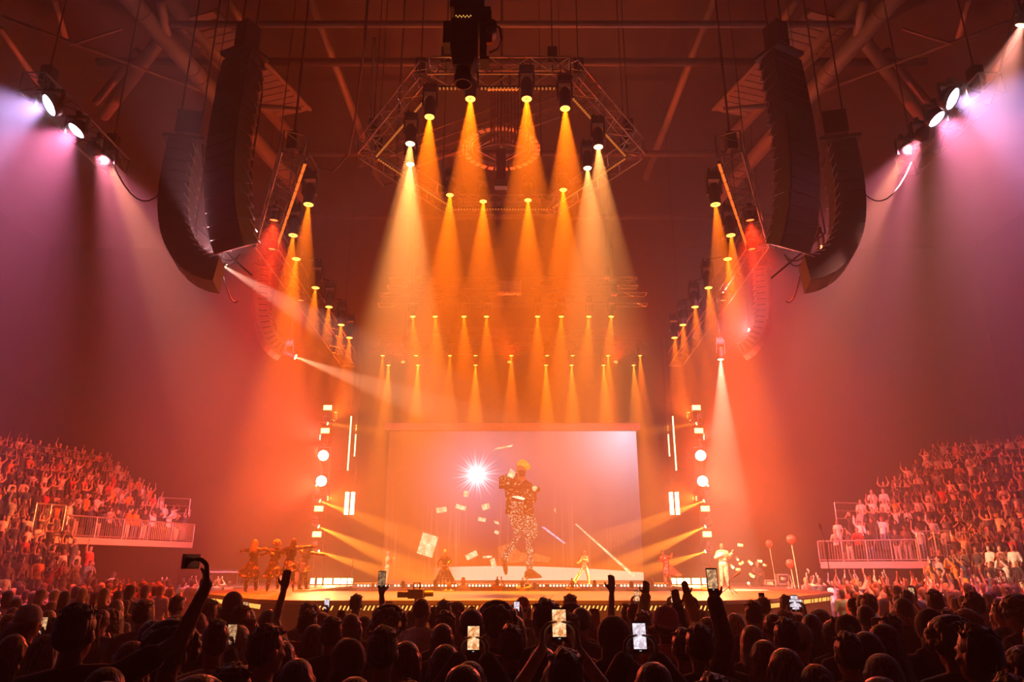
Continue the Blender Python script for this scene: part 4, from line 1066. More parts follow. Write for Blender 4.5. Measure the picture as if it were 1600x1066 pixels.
PALEG = sequin('pale_gold_cloth', (.7, .45, .18), (1, .8, .5), 30, .4, .4)
def Jw(ang, **k):
    j = J(); R = Matrix.Rotation(ang, 3, 'Z')
    for a in list(j):
        if isinstance(j[a], Vector): j[a] = R @ j[a]
    for a, b in k.items(): j[a] = V(b) if isinstance(b, tuple) else b
    return j
def performer(label, pos, j, top_m, leg_m, hair=None, hc='black', skin=2, skirt=None, skirt_m=None, sleeve=1.95, scale=1.0, collar=True):
    me = make_body(j, .012, .6)
    o = link('person', me, None, pos); setm(o, SKIN[skin]); o.scale = (scale,) * 3; tag(o, label, 'person', 'performers on the stage')
    t = remesh(top_prims(j, sleeve, .026, .02), .014, 1, .7, 'jacket'); t.materials.append(top_m); link('jacket', t, o)
    t = remesh(trouser_prims(j, .016, .012), .014, 1, .7, 'trousers'); t.materials.append(leg_m); link('trousers', t, o)
    if hair:
        h = HAIR[hair].copy(); h.transform(head_M(j)); q = link('hair', h, o); setm(q, hair_mat('hair_' + hc.replace(' ', '_'), HC_[hc]))
    if skirt:
        P = []
        c = j['waist']; skirt = [V(q) for q in skirt]; skirt = [q for a, b in zip(skirt, skirt[1:] + skirt[:1]) for q in (a, a.lerp(b, .5))]
        n = len(skirt)
        for k in range(n):
            a = V(skirt[k]); b = V(skirt[(k + 1) % n]); w = c.lerp(a, .18); w2 = c.lerp(b, .18)
            P += [('c', w, .07, a, .045), ('c', w.lerp(a, .5), .06, w2.lerp(b, .5), .06), ('c', a, .04, b, .04)]
        t = remesh(P, .018, 1, .8, 'coat_skirt'); t.materials.append(skirt_m or top_m); link('coat_skirt', t, o)
    return o
PI = math.pi
A_ = performer('dancer at the far left in a flared dark gold coat, both elbows out', onz(391, 925, DZ),
    Jw(0, ell=(-.40, .02, 1.40), wrl=(-.50, .1, 1.36), elr=(.36, .02, 1.44), wrr=(.56, .05, 1.34), anl=(-.16, -.05, .09), knl=(-.15, .05, .5), anr=(.14, .12, .12), knr=(.12, .12, .52), hd=(.1, 1, -.1)),
    COAT, COAT, 'long', 'brown', 2, [(-.42, -.18, .62), (-.2, -.3, .5), (.08, -.24, .48), (.25, -.02, .58), (.12, .2, .62), (-.2, .15, .68)], COAT)
B_ = performer('dancer with big frizzy fair hair, second from the left, turning away', onz(424, 924, DZ),
    Jw(.5, ell=(-.38, .05, 1.28), wrl=(-.55, .1, 1.25), elr=(.3, .1, 1.32), wrr=(.1, .28, 1.3), anl=(-.16, .0, .09), anr=(.16, .15, .15), knr=(.15, .1, .5), head=(.06, .0, 1.62), hd=(.5, 1, 0)),
    COAT, COAT, 'afro', 'light brown', 1, [(-.3, -.2, .5), (.0, -.3, .45), (.28, -.12, .55), (.25, .2, .6), (-.1, .25, .6), (-.3, .05, .55)], COAT)
C_ = performer('dancer in a long dark coat pointing right with one foot kicked up behind', onz(448, 927, DZ),
    Jw(-.35, chest=(.04, 0, 1.3), shr=(.2, .0, 1.44), shl=(-.15, .0, 1.40), elr=(.46, .02, 1.46), wrr=(.72, .05, 1.48), ell=(-.36, -.02, 1.30), wrl=(-.40, .12, 1.14), anl=(-.16, 0, .09), knl=(-.12, .03, .5), knr=(.12, .12, .52), anr=(.24, -.2, .3), ftr=(.2, -.2, -1), head=(.1, .02, 1.64), neck=(.06, -.01, 1.47), hnr=(1, 0, .05), cr=.15),
    COAT, COAT, 'straight', 'dark brown', 2, [(-.2, -.2, .62), (.05, -.3, .6), (.34, -.15, .75), (.3, .12, .8), (.05, .2, .6), (-.18, .08, .55)], COAT)
D_ = performer('dancer reaching far right with a straight arm, beside the pointing dancer', onz(472, 921, DZ),
    Jw(-.5, chest=(.06, .02, 1.26), neck=(.12, .02, 1.42), head=(.18, .03, 1.56), shr=(.22, .02, 1.38), shl=(-.1, .04, 1.36), elr=(.5, .02, 1.34), wrr=(.76, .03, 1.30), ell=(-.2, .1, 1.45), wrl=(.05, .2, 1.52), anl=(-.12, .0, .09), anr=(.14, .05, .09), hnr=(1, 0, -.05), cr=.15),
    COAT, COAT, 'long', 'black', 2, [(-.22, -.2, .7), (.05, -.28, .62), (.26, -.1, .7), (.2, .18, .75), (-.15, .15, .7)], COAT)
E_ = performer('pale gold dancer kicking a leg back at the left end of the video wall', onz(604, 914.5, DZ),
    Jw(-1.2, elr=(.02, -.25, 1.22), wrr=(.12, -.35, 1.38), ell=(.2, .2, 1.2), wrl=(.3, .05, 1.35), anr=(-.02, -.08, .09), knr=(0, -.06, .5), knl=(-.12, .05, .52), anl=(-.42, .08, .33), ftl=(-.5, 0, -.9), head=(.02, .0, 1.63)),
    PALEG, PALEG, 'short', 'blonde', 1, None, None, 1.95, .92)
F_ = performer('dancer in a floor-length dark cape striding in front of the video wall', onz(694, 915, DZ),
    Jw(PI, ell=(.3, -.05, 1.18), wrl=(.18, -.2, 1.05), elr=(-.32, -.05, 1.2), wrr=(-.36, -.12, .98), anr=(-.2, -.1, .09), knr=(-.16, -.08, .5), anl=(.2, .1, .09), knl=(.14, 0, .5)),
    COAT, COAT, 'short', 'blonde', 1, [(-.55, .1, .08), (-.3, .3, .06), (.2, .32, .06), (.58, .12, .1), (.3, .1, .3), (-.25, .1, .3)], COAT, 1.95, .95)
G_ = performer('gold-clad dancer lunging sideways at the right of the video wall', onz(914, 914, DZ),
    Jw(2.2, chest=(.04, 0, 1.3), ell=(.16, -.2, 1.2), wrl=(-.1, -.3, 1.3), elr=(-.2, .0, 1.2), wrr=(-.36, -.15, 1.1), anr=(-.55, .0, .15), knr=(-.32, -.05, .52), anl=(.2, .0, .09), knl=(.16, -.1, .5), ftr=(-1, 0, -.2), head=(.02, -.02, 1.64)),
    PALEG, PALEG, 'ponytail', 'blonde', 1, None, None, 1.95, .95)
H_ = performer('performer in a red coat leaning by the right strobes, coat tails flying', onz(1043, 915.5, DZ),
    Jw(2.4, chest=(-.08, 0, 1.28), neck=(-.12, 0, 1.44), head=(-.16, -.02, 1.60), shr=(-.26, 0, 1.38), shl=(.06, 0, 1.40), ell=(.2, -.2, 1.35), wrl=(.3, -.1, 1.52), elr=(-.34, -.15, 1.2), wrr=(-.15, -.3, 1.25), anr=(-.12, -.05, .09), anl=(.22, .1, .09)),
    COATR, COATR, 'short', 'black', 3, [(-.2, -.15, .62), (.1, -.2, .55), (.5, -.1, .48), (.72, .05, .52), (.4, .2, .6), (-.1, .2, .6)], COATR, 1.95, .95)
I_ = performer('lead performer in a glittering gold suit standing on the right runway', onz(1133, 919.5, DZ),
    Jw(PI - .35, ell=(.28, -.02, 1.2), wrl=(.32, -.24, 1.36), elr=(-.3, -.08, 1.2), wrr=(-.02, -.30, 1.34), hnl=(.25, -.2, .8), hnr=(.6, -.2, .5), anr=(-.14, 0, .09), anl=(.14, -.05, .09)),
    GOLD, GOLD, 'buzz', 'ginger', 2, None, None, 1.9, 1.02)
K_ = performer('crew member crouching low behind the lead performer', onz(1190, 917, DZ) + V((0, .4, 0)),
    Jw(PI, pel=(0, .1, .42), waist=(0, .06, .56), chest=(0, -.02, .74), neck=(0, -.06, .9), head=(0, -.08, 1.07), hd=(-.3, -1, -.1), shr=(-.17, -.03, .86), shl=(.17, -.03, .86), elr=(-.25, -.2, .68), ell=(.25, -.2, .68), wrr=(-.1, -.35, .62), wrl=(.1, -.35, .62),
       hpr=(-.1, .08, .4), hpl=(.1, .08, .4), knr=(-.18, -.3, .5), knl=(.18, -.3, .5), anr=(-.14, -.05, .09), anl=(.14, -.05, .09)),
    cloth('black'), cloth('black'), 'short', 'blonde', 1, None, None, 1.95, .9)
# ------------------------------------------------------------------ loose things on and over the stage
NOTE = mat('paper_banknote', (.75, .62, .35), .6, 0, .2, 20)
ip = I_.location
for k, (x, y, w, a) in enumerate([(1157, 852, 8, .1), (1152, 873, 6, 1.2), (1158, 880, 8, -.5), (1172, 879, 8, .8), (1153, 890, 7, 0), (1175, 899, 9, .6), (1170, 913, 6, 1.1), (1144, 885, 7, 1.0), (1195, 883, 6, .3), (1203, 912, 9, 0), (1262, 893, 7, 1.4), (1187, 877, 7, .1), (1224, 904, 8, .1)]):
    p = at(x, y, 29.3 + (k % 3) * .35); L = w / 1123 * 29
    m = MB(); n = 4; vs = []
    for i in range(n + 1):
        f = i / n - .5; b = .05 * math.cos(f * 3.1) * (1 if k % 2 else -1)
        vs += [(f * L, b - .002, -L * .25), (f * L, b - .002, L * .25), (f * L, b + .002, L * .25), (f * L, b + .002, -L * .25)]
    fs = [(3, 2, 1, 0), (n * 4, n * 4 + 1, n * 4 + 2, n * 4 + 3)]
    for i in range(n):
        for q in range(4): fs.append((i * 4 + q, i * 4 + (q + 1) % 4, i * 4 + 4 + (q + 1) % 4, i * 4 + 4 + q))
    o = m.add(vs, fs).build('banknote', NOTE); o.location = p; o.rotation_euler = (rnd.uniform(-.4, .4), a, rnd.uniform(-.4, .4))
    tag(o, 'paper banknote fluttering right of the gold-suited performer, %s of the shower from the left' % ordinal(sorted([1157, 1152.1, 1158, 1172, 1153, 1175, 1170, 1144, 1195, 1203, 1262, 1187, 1224]).index(1152.1 if x == 1152 else x) + 1), 'banknote', 'banknotes in the air')
for k, (x, y, Y, r, nm) in enumerate([(1236, 843, 31, .19, 'upper'), (1235, 881, 31.2, .18, 'lower'), (1202, 850, 33.5, .16, 'farther faint')]):
    p = at(x, y, Y); t = thing('balloon', nm + ' round red balloon on a string right of the stage', 'balloon', (p.x + .12, Y, DZ if p.x < 11 else 0))
    ox = V((-.12, 0, p.z - t.location.z))
    MB().lathe([(.001, -r * 1.15), (r * .25, -r * 1.05), (r * .75, -r * .65), (r, 0), (r * .9, r * .5), (r * .5, r * .9), (.001, r)], 16, ox).build('envelope', mat('red_balloon', (.4, .03, .02), .25), t, True)
    MB().lathe([(.001, -r * 1.12), (.03, -r * 1.22), (.001, -r * 1.22)], 8, ox).build('knot', mat('red_balloon', (.4, .03, .02), .25), t)
    MB().path([ox + V((0, 0, -r * 1.15)), ox * .6 + V((.03, 0, 0)), ox * .3 + V((.02, 0, 0)), (0, 0, 0)], .012, 5).build('string', mat('pale_string', (.7, .55, .3), .5), t)
def mic_stand(label, pos, h, boom, lean=0, mic=True, tripod=True):
    t = thing('microphone_stand', label, 'microphone stand', pos)
    MB().tube((0, 0, .12), (lean, 0, h), .018, 8).build('pole', STEEL, t)
    for k in range(3):
        a = k * 2.094 + .5; MB().tube((0, 0, .22), (.32 * math.cos(a), .32 * math.sin(a), .012), .012, 6).build('leg', STEEL, t)
    if boom:
        e = V((lean, 0, h)) + V(boom); MB().tube((lean, 0, h), e, .014, 6).build('boom_arm', STEEL, t)
        d = V(boom).normalized(); MB().tube(e, e + d * .22, .035, 10).build('microphone', BLACK, t)
    else: MB().ball((lean, 0, h + .05), (.035, .035, .07)).build('microphone', BLACK, t)
    return t
mic_stand('short black microphone stand with an angled microphone before the lead performer', onz(1141, 929, DZ), .42, (.18, 0, .12))
mic_stand('tall black microphone stand by the left strobes', onz(549, 917, DZ), 1.05, None)
mic_stand('tall black microphone stand by the right strobes', onz(1047, 919, DZ), 1.0, None)
q = onz(1279, 925, DZ); q.x = 11.2; mic_stand('tall thin boom stand at the right end of the stage', q, 1.6, (-.1, 0, .5))
mic_stand('low boom microphone at the left end of the stage', onz(334, 917, DZ), .35, (-.25, 0, .18))
# coat lying on the runway
t = remesh([('e', (0, 0, .03), (.5, .2, .07)), ('e', (.25, .02, .06), (.3, .15, .08)), ('e', (-.35, .05, .03), (.25, .12, .05)), ('e', (.05, -.08, .07), (.2, .1, .06))], .03, 2, 1, 'dropped_coat'); t.materials.append(COATR)
o = link('dropped_coat', t, None, onz(1107, 923.5, DZ)); tag(o, 'crumpled dark red coat lying on the stage by the microphone', 'coat')
# keyboard table at the left, drum kit, small amplifiers
t = thing('keyboard_table', 'low pale keyboard table at the far left of the stage', 'table', onz(348, 914, DZ) + V((-.2, .5, 0)))
MB().box((0, 0, .62), (1.7, .5, .07)).build('top', mat('pale_board', (.5, .4, .36), .5), t)
for x in (-.8, .8):
    for y in (-.2, .2): MB().tube((x, y, 0), (x, y, .6), .025, 6).build('leg', ALU, t)
MB().box((0, 0, .71), (1.3, .34, .1)).build('keyboard', CAB, t)
t = thing('drum_kit', 'drum kit with gold cymbals behind the left strobes', 'drum kit', (onz(515, 908, DZ).x, 40.6, DZ))
BR = mat('brass_cymbal', (.8, .5, .15), .25, .9); SH = mat('red_drum_shell', (.4, .04, .03), .3)
def drum(x, y, z, r, h, ax=(0, 0, 1)):
    d = V(ax).normalized(); c = V((x, y, z)); MB().tube(c - d * h / 2, c + d * h / 2, r, 18).build('drum', SH, t, False)
    MB().tube(c + d * h / 2, c + d * (h / 2 + .02), r * 1.03, 18).build('hoop', ALU, t)
drum(0, 0, .3, .28, .4, (0, -1, 0)); drum(-.3, .05, .72, .17, .2); drum(.25, .05, .74, .16, .2); drum(.65, .2, .4, .22, .5); drum(-.65, .1, .6, .18, .14)
for x, y, z, r in ((-.85, .2, 1.05, .26), (.8, .35, 1.1, .28), (.35, .5, 1.2, .24), (-.45, .5, 1.15, .22)):
    MB().lathe([(.001, .04), (.05, .03), (r, 0), (r, -.006), (.001, .0)], 18, (x, y, z)).build('cymbal', BR, t, True); MB().tube((x, y, 0), (x, y, z), .015, 6).build('cymbal_stand', STEEL, t)
for k, (x, y, w, h, nm) in enumerate(((1222, 905, .55, .5, 'pale'), (1204, 906, .6, .22, 'flat cream'), (1240, 908, .5, .35, 'dark'))):
    t = thing('stage_amplifier', nm + ' little amplifier at the right rear of the stage', 'amplifier', (at(x, 908, 37.5).x, 37.5 + k * .2, DZ))
    MB().box((0, 0, h / 2 + .03), (w, .4, h)).build('cabinet', [LIPM, LIPM, CAB][k], t); MB().box((0, -.205, h / 2 + .03), (w * .85, .02, h * .75)).build('grille', GRILLE, t)
    for e in (-.4, .4): MB().box((w * e, 0, .015), (.06, .3, .03)).build('foot', RUBBER, t)
# ------------------------------------------------------------------ the standing floor crowd: (x, y of the hair top, hair, colour, top, top colour, pose, height, turn)
NEAR = [
 (139, 946, 'short', 'black', 'tee', 'black', 'arm_out_high', 1.95, 0), (70, 990, 'long', 'light brown', 'tee', 'charcoal', 'stand', 1.72, 0), (244, 999, 'wavy', 'auburn', 'jacket', 'black', 'stand', 1.72, .1),
 (320, 1035, 'curly', 'auburn', 'tee', 'charcoal', 'stand', 1.72, .3), (375, 977, 'straight', 'blonde', 'jacket', 'black', 'stand', 1.70, 0), (344, 957, 'bun', 'dark brown', 'tee', 'white', 'stand', 1.80, .4),
 (90, 958, 'short', 'brown', 'tee', 'charcoal', 'stand', 1.80, -1.1), (50, 946, 'cap', 'white', 'tee', 'black', 'stand', 1.84, -.3), (18, 958, 'wavy', 'blonde', 'tee', 'black', 'stand', 1.70, .3), (4, 990, 'long', 'brown', 'jacket', 'black', 'stand', 1.70, 0), (24, 991, 'wavy', 'dark brown', 'jacket', 'black', 'stand', 1.68, 0),
 (140, 1046, 'straight', 'dark brown', 'jacket', 'black', 'stand', 1.70, .1), (386, 1036, 'short', 'dark brown', 'jacket', 'brown', 'stand', 1.72, -1.2), (410, 987, 'long', 'dark brown', 'jacket', 'black', 'stand', 1.70, 0), (283, 964, 'buzz', 'dark brown', 'tee', 'black', 'stand', 1.82, 0),
 (255, 967, 'afro', 'black', 'jacket', 'black', 'stand', 1.80, .2), (300, 996, 'straight', 'black', 'jacket', 'black', 'phone_right', 1.68, 0), (314, 956, 'long', 'auburn', 'tee', 'charcoal', 'stand', 1.72, .2), (325, 937, 'short', 'brown', 'tee', 'black', 'stand', 1.82, -.4),
 (378, 946, 'short', 'dark brown', 'jacket', 'charcoal', 'stand', 1.80, -.2), (400, 960, 'bun', 'ginger', 'tee', 'black', 'stand', 1.70, .3), (366, 925, 'hood', 'black', 'jacket', 'black', 'stand', 1.88, 0), (184, 936, 'long', 'blonde', 'tee', 'grey', 'stand', 1.74, 0),
 (413, 986, 'long', 'auburn', 'jacket', 'black', 'stand', 1.70, -.2), (445, 973, 'short', 'dark brown', 'tee', 'black', 'stand', 1.82, -.7), (500, 977, 'long', 'brown', 'jacket', 'black', 'stand', 1.70, 0), (476, 1002, 'straight', 'black', 'jacket', 'black', 'stand', 1.70, .1),
 (523, 1001, 'long', 'light brown', 'tee', 'charcoal', 'stand', 1.68, -.1), (557, 993, 'hood', 'charcoal', 'jacket', 'black', 'stand', 1.72, 0), (623, 974, 'short', 'dark brown', 'tee', 'black', 'stand', 1.82, 0), (585, 978, 'wavy', 'brown', 'tee', 'charcoal', 'stand', 1.70, .2),
 (656, 1003, 'long', 'dark brown', 'jacket', 'black', 'stand', 1.68, 0), (691, 974, 'straight', 'black', 'jacket', 'black', 'stand', 1.72, 0), (721, 950, 'buzz', 'dark brown', 'tee', 'black', 'stand', 1.88, 0), (754, 978, 'short', 'black', 'tee', 'black', 'stand', 1.78, .2),
 (655, 1044, 'bun', 'dark brown', 'jacket', 'black', 'stand', 1.68, 0), (462, 1036, 'long', 'dark brown', 'jacket', 'black', 'stand', 1.70, .1), (777, 1036, 'straight', 'black', 'jacket', 'black', 'phone_both', 1.66, 0), (804, 961, 'long', 'black', 'jacket', 'black', 'stand', 1.74, 0),
 (746, 942, 'afro', 'black', 'jacket', 'black', 'stand', 1.84, 0), (785, 934, 'bun', 'black', 'tee', 'black', 'stand', 1.80, .1), (778, 963, 'long', 'black', 'tee', 'charcoal', 'stand', 1.70, -.3), (680, 956, 'short', 'dark brown', 'tee', 'charcoal', 'stand', 1.78, .6), (694, 938, 'short', 'brown', 'tee', 'brown', 'stand', 1.80, -.3),
 (660, 932, 'buzz', 'black', 'tee', 'white', 'stand', 1.86, -.5), (607, 938, 'wavy', 'auburn', 'tee', 'charcoal', 'stand', 1.76, .2), (620, 947, 'afro', 'black', 'tee', 'black', 'stand', 1.78, 0), (531, 961, 'short', 'black', 'jacket', 'black', 'stand', 1.78, 0), (505, 956, 'long', 'ginger', 'tee', 'charcoal', 'stand', 1.68, 0),
 (476, 953, 'short', 'dark brown', 'tee', 'red', 'arm_up_left', 1.78, 0), (420, 952, 'long', 'brown', 'tee', 'charcoal', 'stand', 1.72, .2), (550, 958, 'wavy', 'dark brown', 'tee', 'brown', 'arm_up', 1.72, 0),
 (839, 939, 'short', 'black', 'tee', 'black', 'stand', 1.92, .3), (880, 1006, 'short', 'black', 'tee', 'black', 'phone_both', 1.78, 0), (909, 960, 'short', 'black', 'tee', 'brown', 'stand', 1.80, -.5), (963, 959, 'hood', 'black', 'jacket', 'black', 'stand', 1.82, .3), (966, 1030, 'straight', 'black', 'jacket', 'black', 'phone_both', 1.70, 0),
 (1027, 951, 'cap', 'pink', 'puffer', 'pink', 'stand', 1.84, 0), (1120, 972, 'short', 'black', 'jacket', 'black', 'stand', 1.80, 0), (1160, 994, 'straight', 'auburn', 'jacket', 'black', 'stand', 1.70, 0), (1214, 1000, 'wavy', 'auburn', 'jacket', 'black', 'stand', 1.70, .1), (1180, 976, 'long', 'dark brown', 'tee', 'charcoal', 'stand', 1.70, 0),
 (1175, 939, 'short', 'dark brown', 'tee', 'black', 'stand', 1.82, .2), (1191, 933, 'short', 'brown', 'tee', 'black', 'phone_right', 1.78, .1), (1104, 952, 'wavy', 'blonde', 'tee', 'charcoal', 'stand', 1.70, 0), (1128, 956, 'wavy', 'blonde', 'tee', 'black', 'stand', 1.68, .5), (1085, 985, 'short', 'dark brown', 'jacket', 'brown', 'arm_up', 1.74, 0),
 (1047, 956, 'long', 'dark brown', 'jacket', 'yellow', 'both_up', 1.70, 0), (1003, 955, 'short', 'dark brown', 'tee', 'black', 'arm_up_left', 1.74, .2), (815, 1012, 'long', 'black', 'jacket', 'black', 'stand', 1.70, 0), (850, 1030, 'straight', 'dark brown', 'jacket', 'black', 'stand', 1.68, .2), (985, 985, 'ponytail', 'brown', 'tee', 'black', 'stand', 1.70, 0),
 (1230, 998, 'long', 'auburn', 'tee', 'charcoal', 'stand', 1.70, 0), (1278, 1006, 'straight', 'auburn', 'jacket', 'black', 'stand', 1.70, .1), (1330, 1043, 'ponytail', 'brown', 'jacket', 'black', 'stand', 1.68, 0), (1463, 1024, 'bun', 'light brown', 'jacket', 'brown', 'stand', 1.72, .5), (1406, 978, 'long', 'dark brown', 'jacket', 'brown', 'stand', 1.76, 1.2),
 (1534, 982, 'short', 'black', 'tee', 'black', 'stand', 1.86, .4), (1511, 952, 'straight', 'blonde', 'tee', 'charcoal', 'stand', 1.74, .2), (1546, 949, 'curly', 'ginger', 'tee', 'black', 'stand', 1.76, 0), (1570, 969, 'long', 'blonde', 'jacket', 'black', 'stand', 1.70, 0), (1486, 975, 'bun', 'ginger', 'tee', 'charcoal', 'stand', 1.68, .2), (1505, 926, 'short', 'black', 'tee', 'black', 'stand', 1.88, 1.0),
 (1469, 922, 'short', 'black', 'jacket', 'black', 'stand', 1.90, 0), (1579, 930, 'afro', 'black', 'tee', 'black', 'stand', 1.84, .4), (1408, 931, 'buzz', 'black', 'tee', 'black', 'stand', 1.86, .3), (1348, 942, 'buzz', 'dark brown', 'tee', 'white', 'stand', 1.82, -.4), (1348, 966, 'cap', 'black', 'jacket', 'black', 'stand', 1.78, 0), (1300, 959, 'bun', 'dark brown', 'tee', 'charcoal', 'stand', 1.72, .3),
 (1261, 977, 'cap', 'white', 'tee', 'charcoal', 'stand', 1.74, -.9), (1261, 962, 'long', 'black', 'tee', 'black', 'phone_both', 1.72, 0), (1225, 969, 'short', 'black', 'jacket', 'black', 'stand', 1.80, 0), (1284, 984, 'short', 'black', 'jacket', 'black', 'stand', 1.76, 0), (1322, 985, 'long', 'black', 'jacket', 'black', 'stand', 1.74, .2), (1453, 985, 'straight', 'black', 'jacket', 'black', 'stand', 1.74, 0),
 (1387, 961, 'short', 'dark brown', 'tee', 'brown', 'phone_right', 1.78, .2), (1424, 951, 'hood', 'black', 'jacket', 'black', 'stand', 1.84, 0), (1455, 959, 'afro', 'black', 'jacket', 'black', 'stand', 1.80, 0), (1479, 956, 'short', 'black', 'tee', 'charcoal', 'stand', 1.78, .6), (1595, 1006, 'curly', 'brown', 'jacket', 'brown', 'stand', 1.72, 0), (1240, 956, 'short', 'ginger', 'tee', 'black', 'stand', 1.76, .4), (1217, 953, 'buzz', 'dark brown', 'tee', 'black', 'stand', 1.78, 0),
 (200, 1050, 'long', 'black', 'jacket', 'black', 'stand', 1.70, 0), (560, 1050, 'straight', 'black', 'jacket', 'black', 'stand', 1.66, 0), (1100, 1050, 'short', 'black', 'jacket', 'black', 'stand', 1.70, .1), (1400, 1052, 'long', 'black', 'jacket', 'black', 'stand', 1.68, .1), (1535, 1050, 'short', 'black', 'jacket', 'black', 'stand', 1.70, 0), (30, 1040, 'short', 'black', 'jacket', 'black', 'stand', 1.72, 0), (730, 1030, 'straight', 'black', 'jacket', 'black', 'stand', 1.70, 0), (1030, 1030, 'short', 'black', 'jacket', 'black', 'stand', 1.66, 0), (720, 1000, 'wavy', 'black', 'jacket', 'black', 'stand', 1.70, 0),
]
spec = []
for (x, y, hr, hc, tp, tc, ps, h, rz) in NEAR:
    p = onz(x, y, h * (1.015 if hr not in ('afro', 'curly', 'bun') else 1.04)); spec.append([p.x, p.y, hr, hc, tp, tc, ps, h, rz])
def in_stage(x, y, m=.35):
    ax = abs(x)
    if y < 19.3 - m: return False
    if y > 27.75 + m and y < 35.9 - m and ax < 7.5 - m: return False
    if y < 25.6: return ax < 5.4 + (y - 19.3) * .83 + m + .3
    return ax < 11.5 + m
hairs = ['short', 'short', 'buzz', 'long', 'wavy', 'straight', 'bun', 'long', 'ponytail', 'cap', 'curly', 'short']
cols = ['black', 'black', 'dark brown', 'dark brown', 'brown', 'auburn', 'light brown', 'blonde']
tcs = ['black', 'black', 'black', 'charcoal', 'charcoal', 'navy', 'brown', 'grey', 'white', 'red', 'green']
poses = ['stand'] * 22 + ['arm_up', 'phone_right', 'clap', 'clap', 'phone_both', 'phone_right']
def rand_person(x, y):
    hr = rnd.choice(hairs); fem = hr in ('long', 'wavy', 'straight', 'bun', 'ponytail', 'curly')
    return [x, y, hr, rnd.choice(['white', 'black', 'red', 'navy']) if hr == 'cap' else rnd.choice(cols), rnd.choice(['tee', 'tee', 'jacket']), rnd.choice(tcs), rnd.choice(poses), rnd.uniform(1.6, 1.74) if fem else rnd.uniform(1.7, 1.86), rnd.uniform(-.35, .35)]
def free(x, y, m): return all((s[0] - x) ** 2 + (s[1] - y) ** 2 > m * m for s in spec)
# rows of people between the hand-placed ones and the stage
far = []
yy = 6.6
while yy < 35:
    w = yy * .80 + 1.5; xx = -w + rnd.uniform(0, .5)
    while xx < w:
        x = xx + rnd.uniform(-.12, .12); y = yy + rnd.uniform(-.2, .2)
        if not in_stage(x, y, .8) and (y < 27.5 or abs(x) > 8) and abs(x) < (30 if y < 24 else 16.3) and free(x, y, .52) and not (abs(x) < 7.0 + min(5.2, max(0, y - 14) * .28) and y > 11.2) and not (x < -16.5 and y > 25) and not (x > 16.5 and y > 24.5):
            (spec if len(spec) < 205 else far).append(rand_person(x, y))
        xx += .62 + .012 * yy
    yy += .62 + .02 * yy
for it in range(20):                                                     # nobody stands inside a neighbour
    for i in range(len(spec)):
        for k in range(i):
            dx, dy = spec[i][0] - spec[k][0], spec[i][1] - spec[k][1]; d = math.hypot(dx, dy)
            if 1e-6 < d < .5:
                f = (.5 - d) / d * .5
                spec[i][0] += dx * f * .4; spec[i][1] += dy * f; spec[k][0] -= dx * f * .4; spec[k][1] -= dy * f
for px_, py_ in ((-4.2, 29.2), (-2.4, 28.8), (-1.9, 29.6), (.4, 29.0), (.9, 30.2), (2.3, 28.9), (4.6, 29.3), (5.6, 30.4), (-5.6, 30.6), (-.6, 31.0), (3.4, 31.3), (-3.2, 31.6)):
    q_ = rand_person(px_, py_); q_[6] = 'stand'; far.append(q_)
LEN = {'short': 'short %s hair', 'buzz': 'cropped %s hair', 'long': 'long %s hair', 'wavy': 'wavy %s hair', 'straight': 'straight %s hair', 'bun': '%s hair in a bun', 'curly': 'curly %s hair', 'afro': 'a big %s afro', 'ponytail': 'a %s ponytail', 'cap': 'a %s cap', 'hood': 'a %s hood'}
DO = {'stand': '', 'clap': ' clapping', 'phone_right': ' hand raised', 'phone_both': ' filming', 'arm_up': ' right arm up', 'arm_up_left': ' left arm up', 'arm_out_high': ' phone held high', 'both_up': ' both arms up'}
TOPN = {'tee': 'tee', 'jacket': 'jacket', 'puffer': 'puffer jacket', 'vest': 'vest'}
bands = [4.0, 4.9, 5.8, 6.9, 8.3, 10, 12, 14.5, 17.5, 21, 40]
rowsF = {}
for s_ in spec:
    b = next(i for i, v in enumerate(bands) if s_[1] < v); rowsF.setdefault(b, []).append(s_)
floor_people = {}
for b, L in rowsF.items():
    L.sort(key=lambda q: q[0] / q[1])
    for i, (x, y, hr, hc, tp, tc, ps, h, rz) in enumerate(L):
        lab = '%s %s, %s%s, %s from left, %s floor row' % (tc, TOPN[tp], LEN[hr] % hc, DO[ps], ordinal(i + 1), ordinal(b + 1))
        sk = 0 if hc in ('blonde', 'ginger', 'light brown', 'auburn') else rnd.choice([0, 1, 1, 2, 3])
        o = person(x, y, 0, rz, h, ps, hr, hc, tp, tc, sk, lab, 'people standing on the arena floor', rnd.choice(['denim', 'black', 'charcoal']))
        floor_people[(round(h, 2), hr, ps, round(x, 1))] = (o, ps)
PH_SPEC = [(139, 'arm_out_high', 'r', 'black phone held up high by the man in the black tee', 0, 1.2, False, 0), (777, 'phone_both', None, 'bright upright phone filming the stage at the bottom middle', 0, 1.5, True, 0),
           (880, 'phone_both', None, 'bright upright phone held above a dark head right of the middle', 0, 1.5, True, 0), (966, 'phone_both', None, 'bright phone raised just left of the pink cap', 2, 1.4, True, 0),
           (300, 'phone_right', 'r', 'dim phone with a green-gold screen among the left heads', 1, .9, True, 0), (1261, 'phone_both', None, 'phone held sideways above the white cap on the right', 2, 1.3, True, math.pi / 2),
           (1191, 'phone_right', 'r', 'black phone held upright near the right stage corner', 0, 1, False, 0), (1085, 'arm_up', 'r', 'phone in an orange-lit case held up beside the pink puffer jacket', 1, 1.1, True, 0), (550, 'arm_up', 'r', 'dark phone held up left of the broadcast camera', 1, .5, True, 0)]
